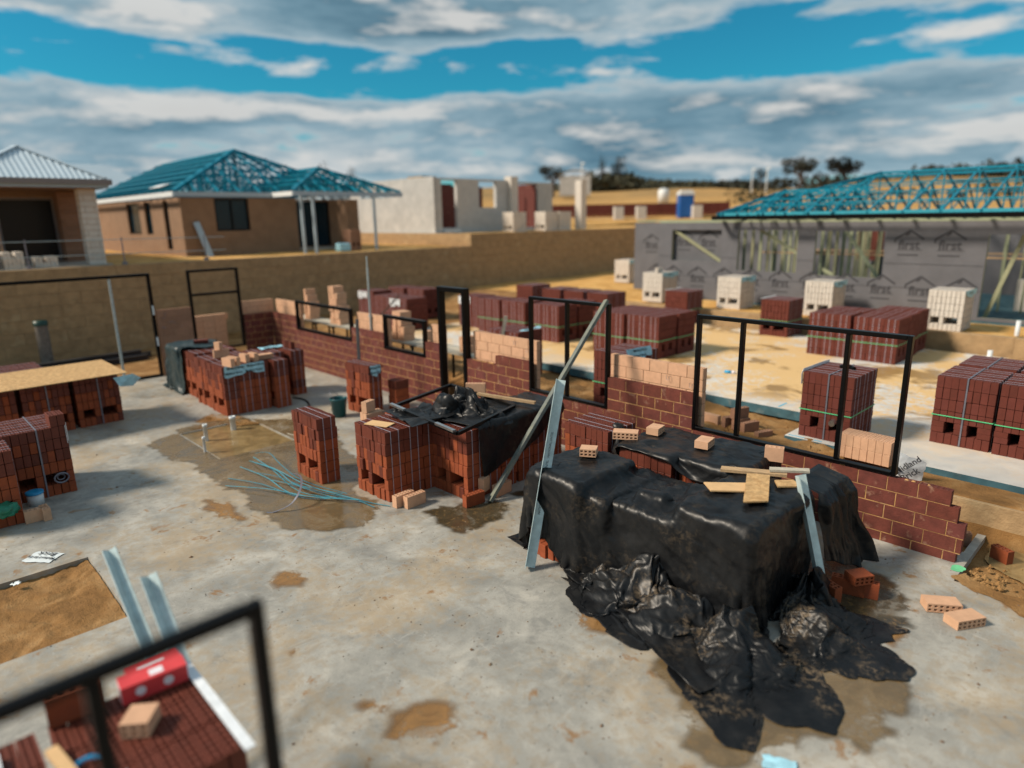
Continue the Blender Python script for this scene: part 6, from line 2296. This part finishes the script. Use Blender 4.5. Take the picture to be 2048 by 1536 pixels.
def tree(label, px, D, h, w, crown, seed, mat='leafdark', trunk=.4, dz=0.0, tall=False):
    x, y, z = polar(px, D)
    z += dz
    th = thing('tree', label, 'tree', (x, y, z), 0, 'trees on the skyline')
    rg = np.random.default_rng(seed)
    m = MB()
    m.tube([(0, 0, -.5), (.1 * w, 0, h * .3), (.02 * w, .05 * w, h * .62)], [w * .05, w * .04, w * .02], 8)
    br = []
    for k in range(7):
        a = rg.uniform(0, 6.28)
        q = (math.cos(a) * w * .33, math.sin(a) * w * .33, h * rg.uniform(.55, .85))
        m.tube([(.05 * w, 0, h * rg.uniform(.28, .45)), (q[0] * .5, q[1] * .5, q[2] * .85), q], [w * .025, w * .018, w * .008], 6)
        br.append(q)
    m.build('trunk', 'bark', th, world=False)
    m = MB()
    for q in br + [(0, 0, h * .85), (0, .1 * w, h * .68)]:
        leaf_cloud(m, rg, q, (w * .20, w * .20, h * (.14 if not tall else .2)), crown, w * .028)
    m.build('crown', mat, th, world=False)


tree('large round dark tree on the skyline above the blue roof corner', 1592, 150, 6.0, 7.0, 110, 1, dz=-.4)
tree('broad dark tree right of the large round one on the skyline', 1678, 150, 5.6, 7.0, 110, 2, dz=-.4)
tree('small dark tree between the two skyline trees', 1632, 160, 3.6, 2.6, 60, 3, dz=-.6)
tree('dark upright tree beside the two pale poles', 1517, 150, 4.2, 2.6, 70, 4, tall=True, dz=-.5)
tree('thin palm-like tree on the left hilltop', 1203, 170, 8.0, 2.6, 60, 5, tall=True, dz=0)
tree('dark pointed tree right of the thin one on the left hilltop', 1236, 170, 7.6, 4.0, 90, 6, tall=True, dz=0)
tree('dark tree at the left foot of the hill beside the white block house', 1105, 130, 5.2, 5.0, 90, 7)
tree('dark pointed tree top peeping over the blue roof frame', 655, 90, 5.3, 1.8, 60, 8, tall=True)
tree('second dark tree top peeping over the blue roof frame', 708, 90, 4.6, 1.6, 60, 9, tall=True)

# hillside scrub: reads as one mass
m = MB()
rg = np.random.default_rng(77)
for k in range(170):
    t = rg.uniform(0, 1)
    px = 1125 + 270 * t
    D = rg.uniform(165, 215)
    x, y, z = polar(px, D)
    hh = 3.2 * math.exp(-((px - 1215) / 80) ** 2) + .6
    leaf_cloud(m, rg, (x, y, z + rg.uniform(0, hh)), (4, 4, 1.3), 34, .5)
stuff(tag(m.build('hill_scrub', 'leaf'), 'dark scrub covering the hill behind the white block house', 'scrub'))
m = MB()
for k in range(230):
    px = rg.choice([rg.uniform(1480, 2100), rg.uniform(1820, 2100), rg.uniform(1380, 1500)])
    D = rg.uniform(190, 230)
    x, y, z = polar(px, D)
    top = .6 if px < 1500 else (2.6 if px > 1800 else 1.0)
    leaf_cloud(m, rg, (x, y, z + rg.uniform(0, top)), (3.6, 3.6, 1.7), 30, .55)
stuff(tag(m.build('tree_line', 'leafdark'), 'dark far-off tree line along the horizon on the right', 'trees'))
m = MB()
for k in range(60):
    x, y, z = polar(rg.uniform(1450, 2080), rg.uniform(75, 140))
    leaf_cloud(m, rg, (x, y, z + .2), (1.2, 1.2, .5), 16, .22)
stuff(tag(m.build('field_scrub', 'leaf'), 'scattered low scrub on the orange field behind the blue roof frame', 'scrub'))

# ================================================================== FOREGROUND CLUTTER (far out of focus)
GF = 'steel lintels'
angle('blurred left steel lintel standing behind the foreground boxes', (-.95, -6.93, .01), (-2.20, -7.02, 1.40), .065, side=vd, group=GF)
angle('blurred right steel lintel standing behind the foreground boxes', (-.42, -6.88, .01), (-1.58, -6.93, 1.40), .075, side=vd, group=GF)
def carton(label, x, y, z, l, w, h, yaw):
    th = thing('carton', label, 'box', (x, y, z), yaw, 'red cartons')
    MB().box(-l / 2, l / 2, -w / 2, w / 2, 0, h).build('carton_body', 'boxred', th, world=False)
    for s in (-1, 1):
        MB().box(s * l / 2 - .002, s * l / 2 + .002, -w / 2 + .004, w / 2 - .004, .004, h - .004).build('carton_end', 'boxwhite', th, world=False)
    for dx in (-l * .22, l * .2):
        MB().tube([(dx, -w / 2 - .0025, h * .5), (dx, -w / 2 - .001, h * .5)], h * .26, 14).build('carton_print', 'boxwhite', th, world=False)
    MB().box(-l * .05, l * .16, -w * .3, w * .2, h, h + .0015).build('carton_print', 'boxwhite', th, world=False)
carton('red and white carton in front of the foreground frame bar', -.93, -7.16, .994, .36, .13, .11, 1.48)
carton('pinkish red carton behind the foreground frame bar', -1.06, -7.02 - .10, .994, .10, .30, .08, .0)
loose_brick('dark red brick on its side at the back of the foreground pack', -1.0, -7.55, .995, 1.5, 'red', 'up', l=.28, group='loose bricks')
tag(MB().bar((-1.02, -6.952, 1.004), (-.02, -6.955, 1.006), .055, .012).build('edge_strip', 'whitesheet'), 'pale plastic strip along the right edge of the foreground pack', 'plastic')
tag(MB().bar((-.75, -7.72, 1.02), (-.02, -7.62, 1.03), .06, .03).build('timber_offcut', 'kraft'), 'pale timber offcut on the foreground pack', 'timber')
tag(MB().bar((-.9, -7.95, 1.02), (-.05, -7.98, 1.03), .05, .03).build('pale_batten', 'whitesheet'), 'white batten on the bottom-left foreground pack', 'batten')
tag(MB().bar((-.32, -7.50, 1.0), (-.10, -7.50, 1.0), .06, .03).build('blue_offcut', 'bluesheet'), 'small blue plastic piece on the foreground pack', 'plastic')

loose_brick('red brick lying across the top of the bottom-left foreground pack', -.55, -8.10, .995, .5, 'red', 'side', group='loose bricks')
loose_brick('tan half brick among the clutter on the foreground pack', -.62, -7.32, .995, .9, 'tan', 'side', l=.15, group='loose bricks')
th = thing('cable_coil', 'blurred blue cable loop lying on the foreground pack', 'cable', (-.45, -7.66, 1.0))
MB().tube([(-.45 + .11 * math.cos(t), -7.62 + .09 * math.sin(t), 1.012 + .006 * math.sin(3 * t)) for t in np.linspace(0, 2 * PI, 22)], .012, 6, cap=False).build('loop', 'bluelid', th)
# grit and mortar crumbs on the slab
m = MB()
rr = random.Random(99)
for k in range(800):
    x, y = rr.uniform(-13, 2.4), rr.uniform(-7.6, -.3)
    if k % 3 == 0:
        x, y = rr.uniform(-3.5, 2.6), rr.uniform(-5.5, -.2)
    if hole1(x, y):
        continue
    s_ = rr.uniform(.003, .008) * (2.4 if rr.random() < .07 else 1)
    a_ = rr.uniform(0, 6.28)
    c_, d_ = math.cos(a_) * s_, math.sin(a_) * s_
    m.add([(x + c_ * 1.6, y + d_ * 1.6, .002), (x - d_, y + c_, .002), (x - c_ * 1.2, y - d_ * 1.2, .002), (x + d_, y - c_, .002), (x, y, .002 + s_ * .9)], [(0, 1, 4), (1, 2, 4), (2, 3, 4), (3, 0, 4)])
stuff(tag(m.build('grit', 'crumb'), 'scattered crumbs of mortar and brick on the slab', 'debris'))
# dug lumps of sand behind the brick wall
m = MB()
for k in range(420):
    x, y = rr.uniform(-6.2, .3), rr.uniform(.5, 2.9)
    t_ = min(1, max(0, (y - .25) / 1.15))
    z = -.14 + .54 * t_ * t_ * (3 - 2 * t_) - .01 - (.16 * min(1, max(0, (y - 1.8) / .8)))
    s_ = rr.uniform(.012, .045)
    a_ = rr.uniform(0, 6.28)
    c_, d_ = math.cos(a_) * s_, math.sin(a_) * s_
    m.add([(x + c_ * 1.5, y + d_ * 1.5, z), (x - d_, y + c_, z), (x - c_ * 1.2, y - d_ * 1.2, z), (x + d_, y - c_, z), (x + c_ * .3, y, z + s_ * 1.1), (x - d_ * .4, y + c_ * .3, z + s_ * .9)], [(0, 1, 4), (1, 5, 4), (1, 2, 5), (2, 3, 5), (3, 0, 4), (3, 4, 5)])
stuff(tag(m.build('sand_lumps', 'wetsand'), 'dug lumps of orange sand behind the brick wall', 'sand'))
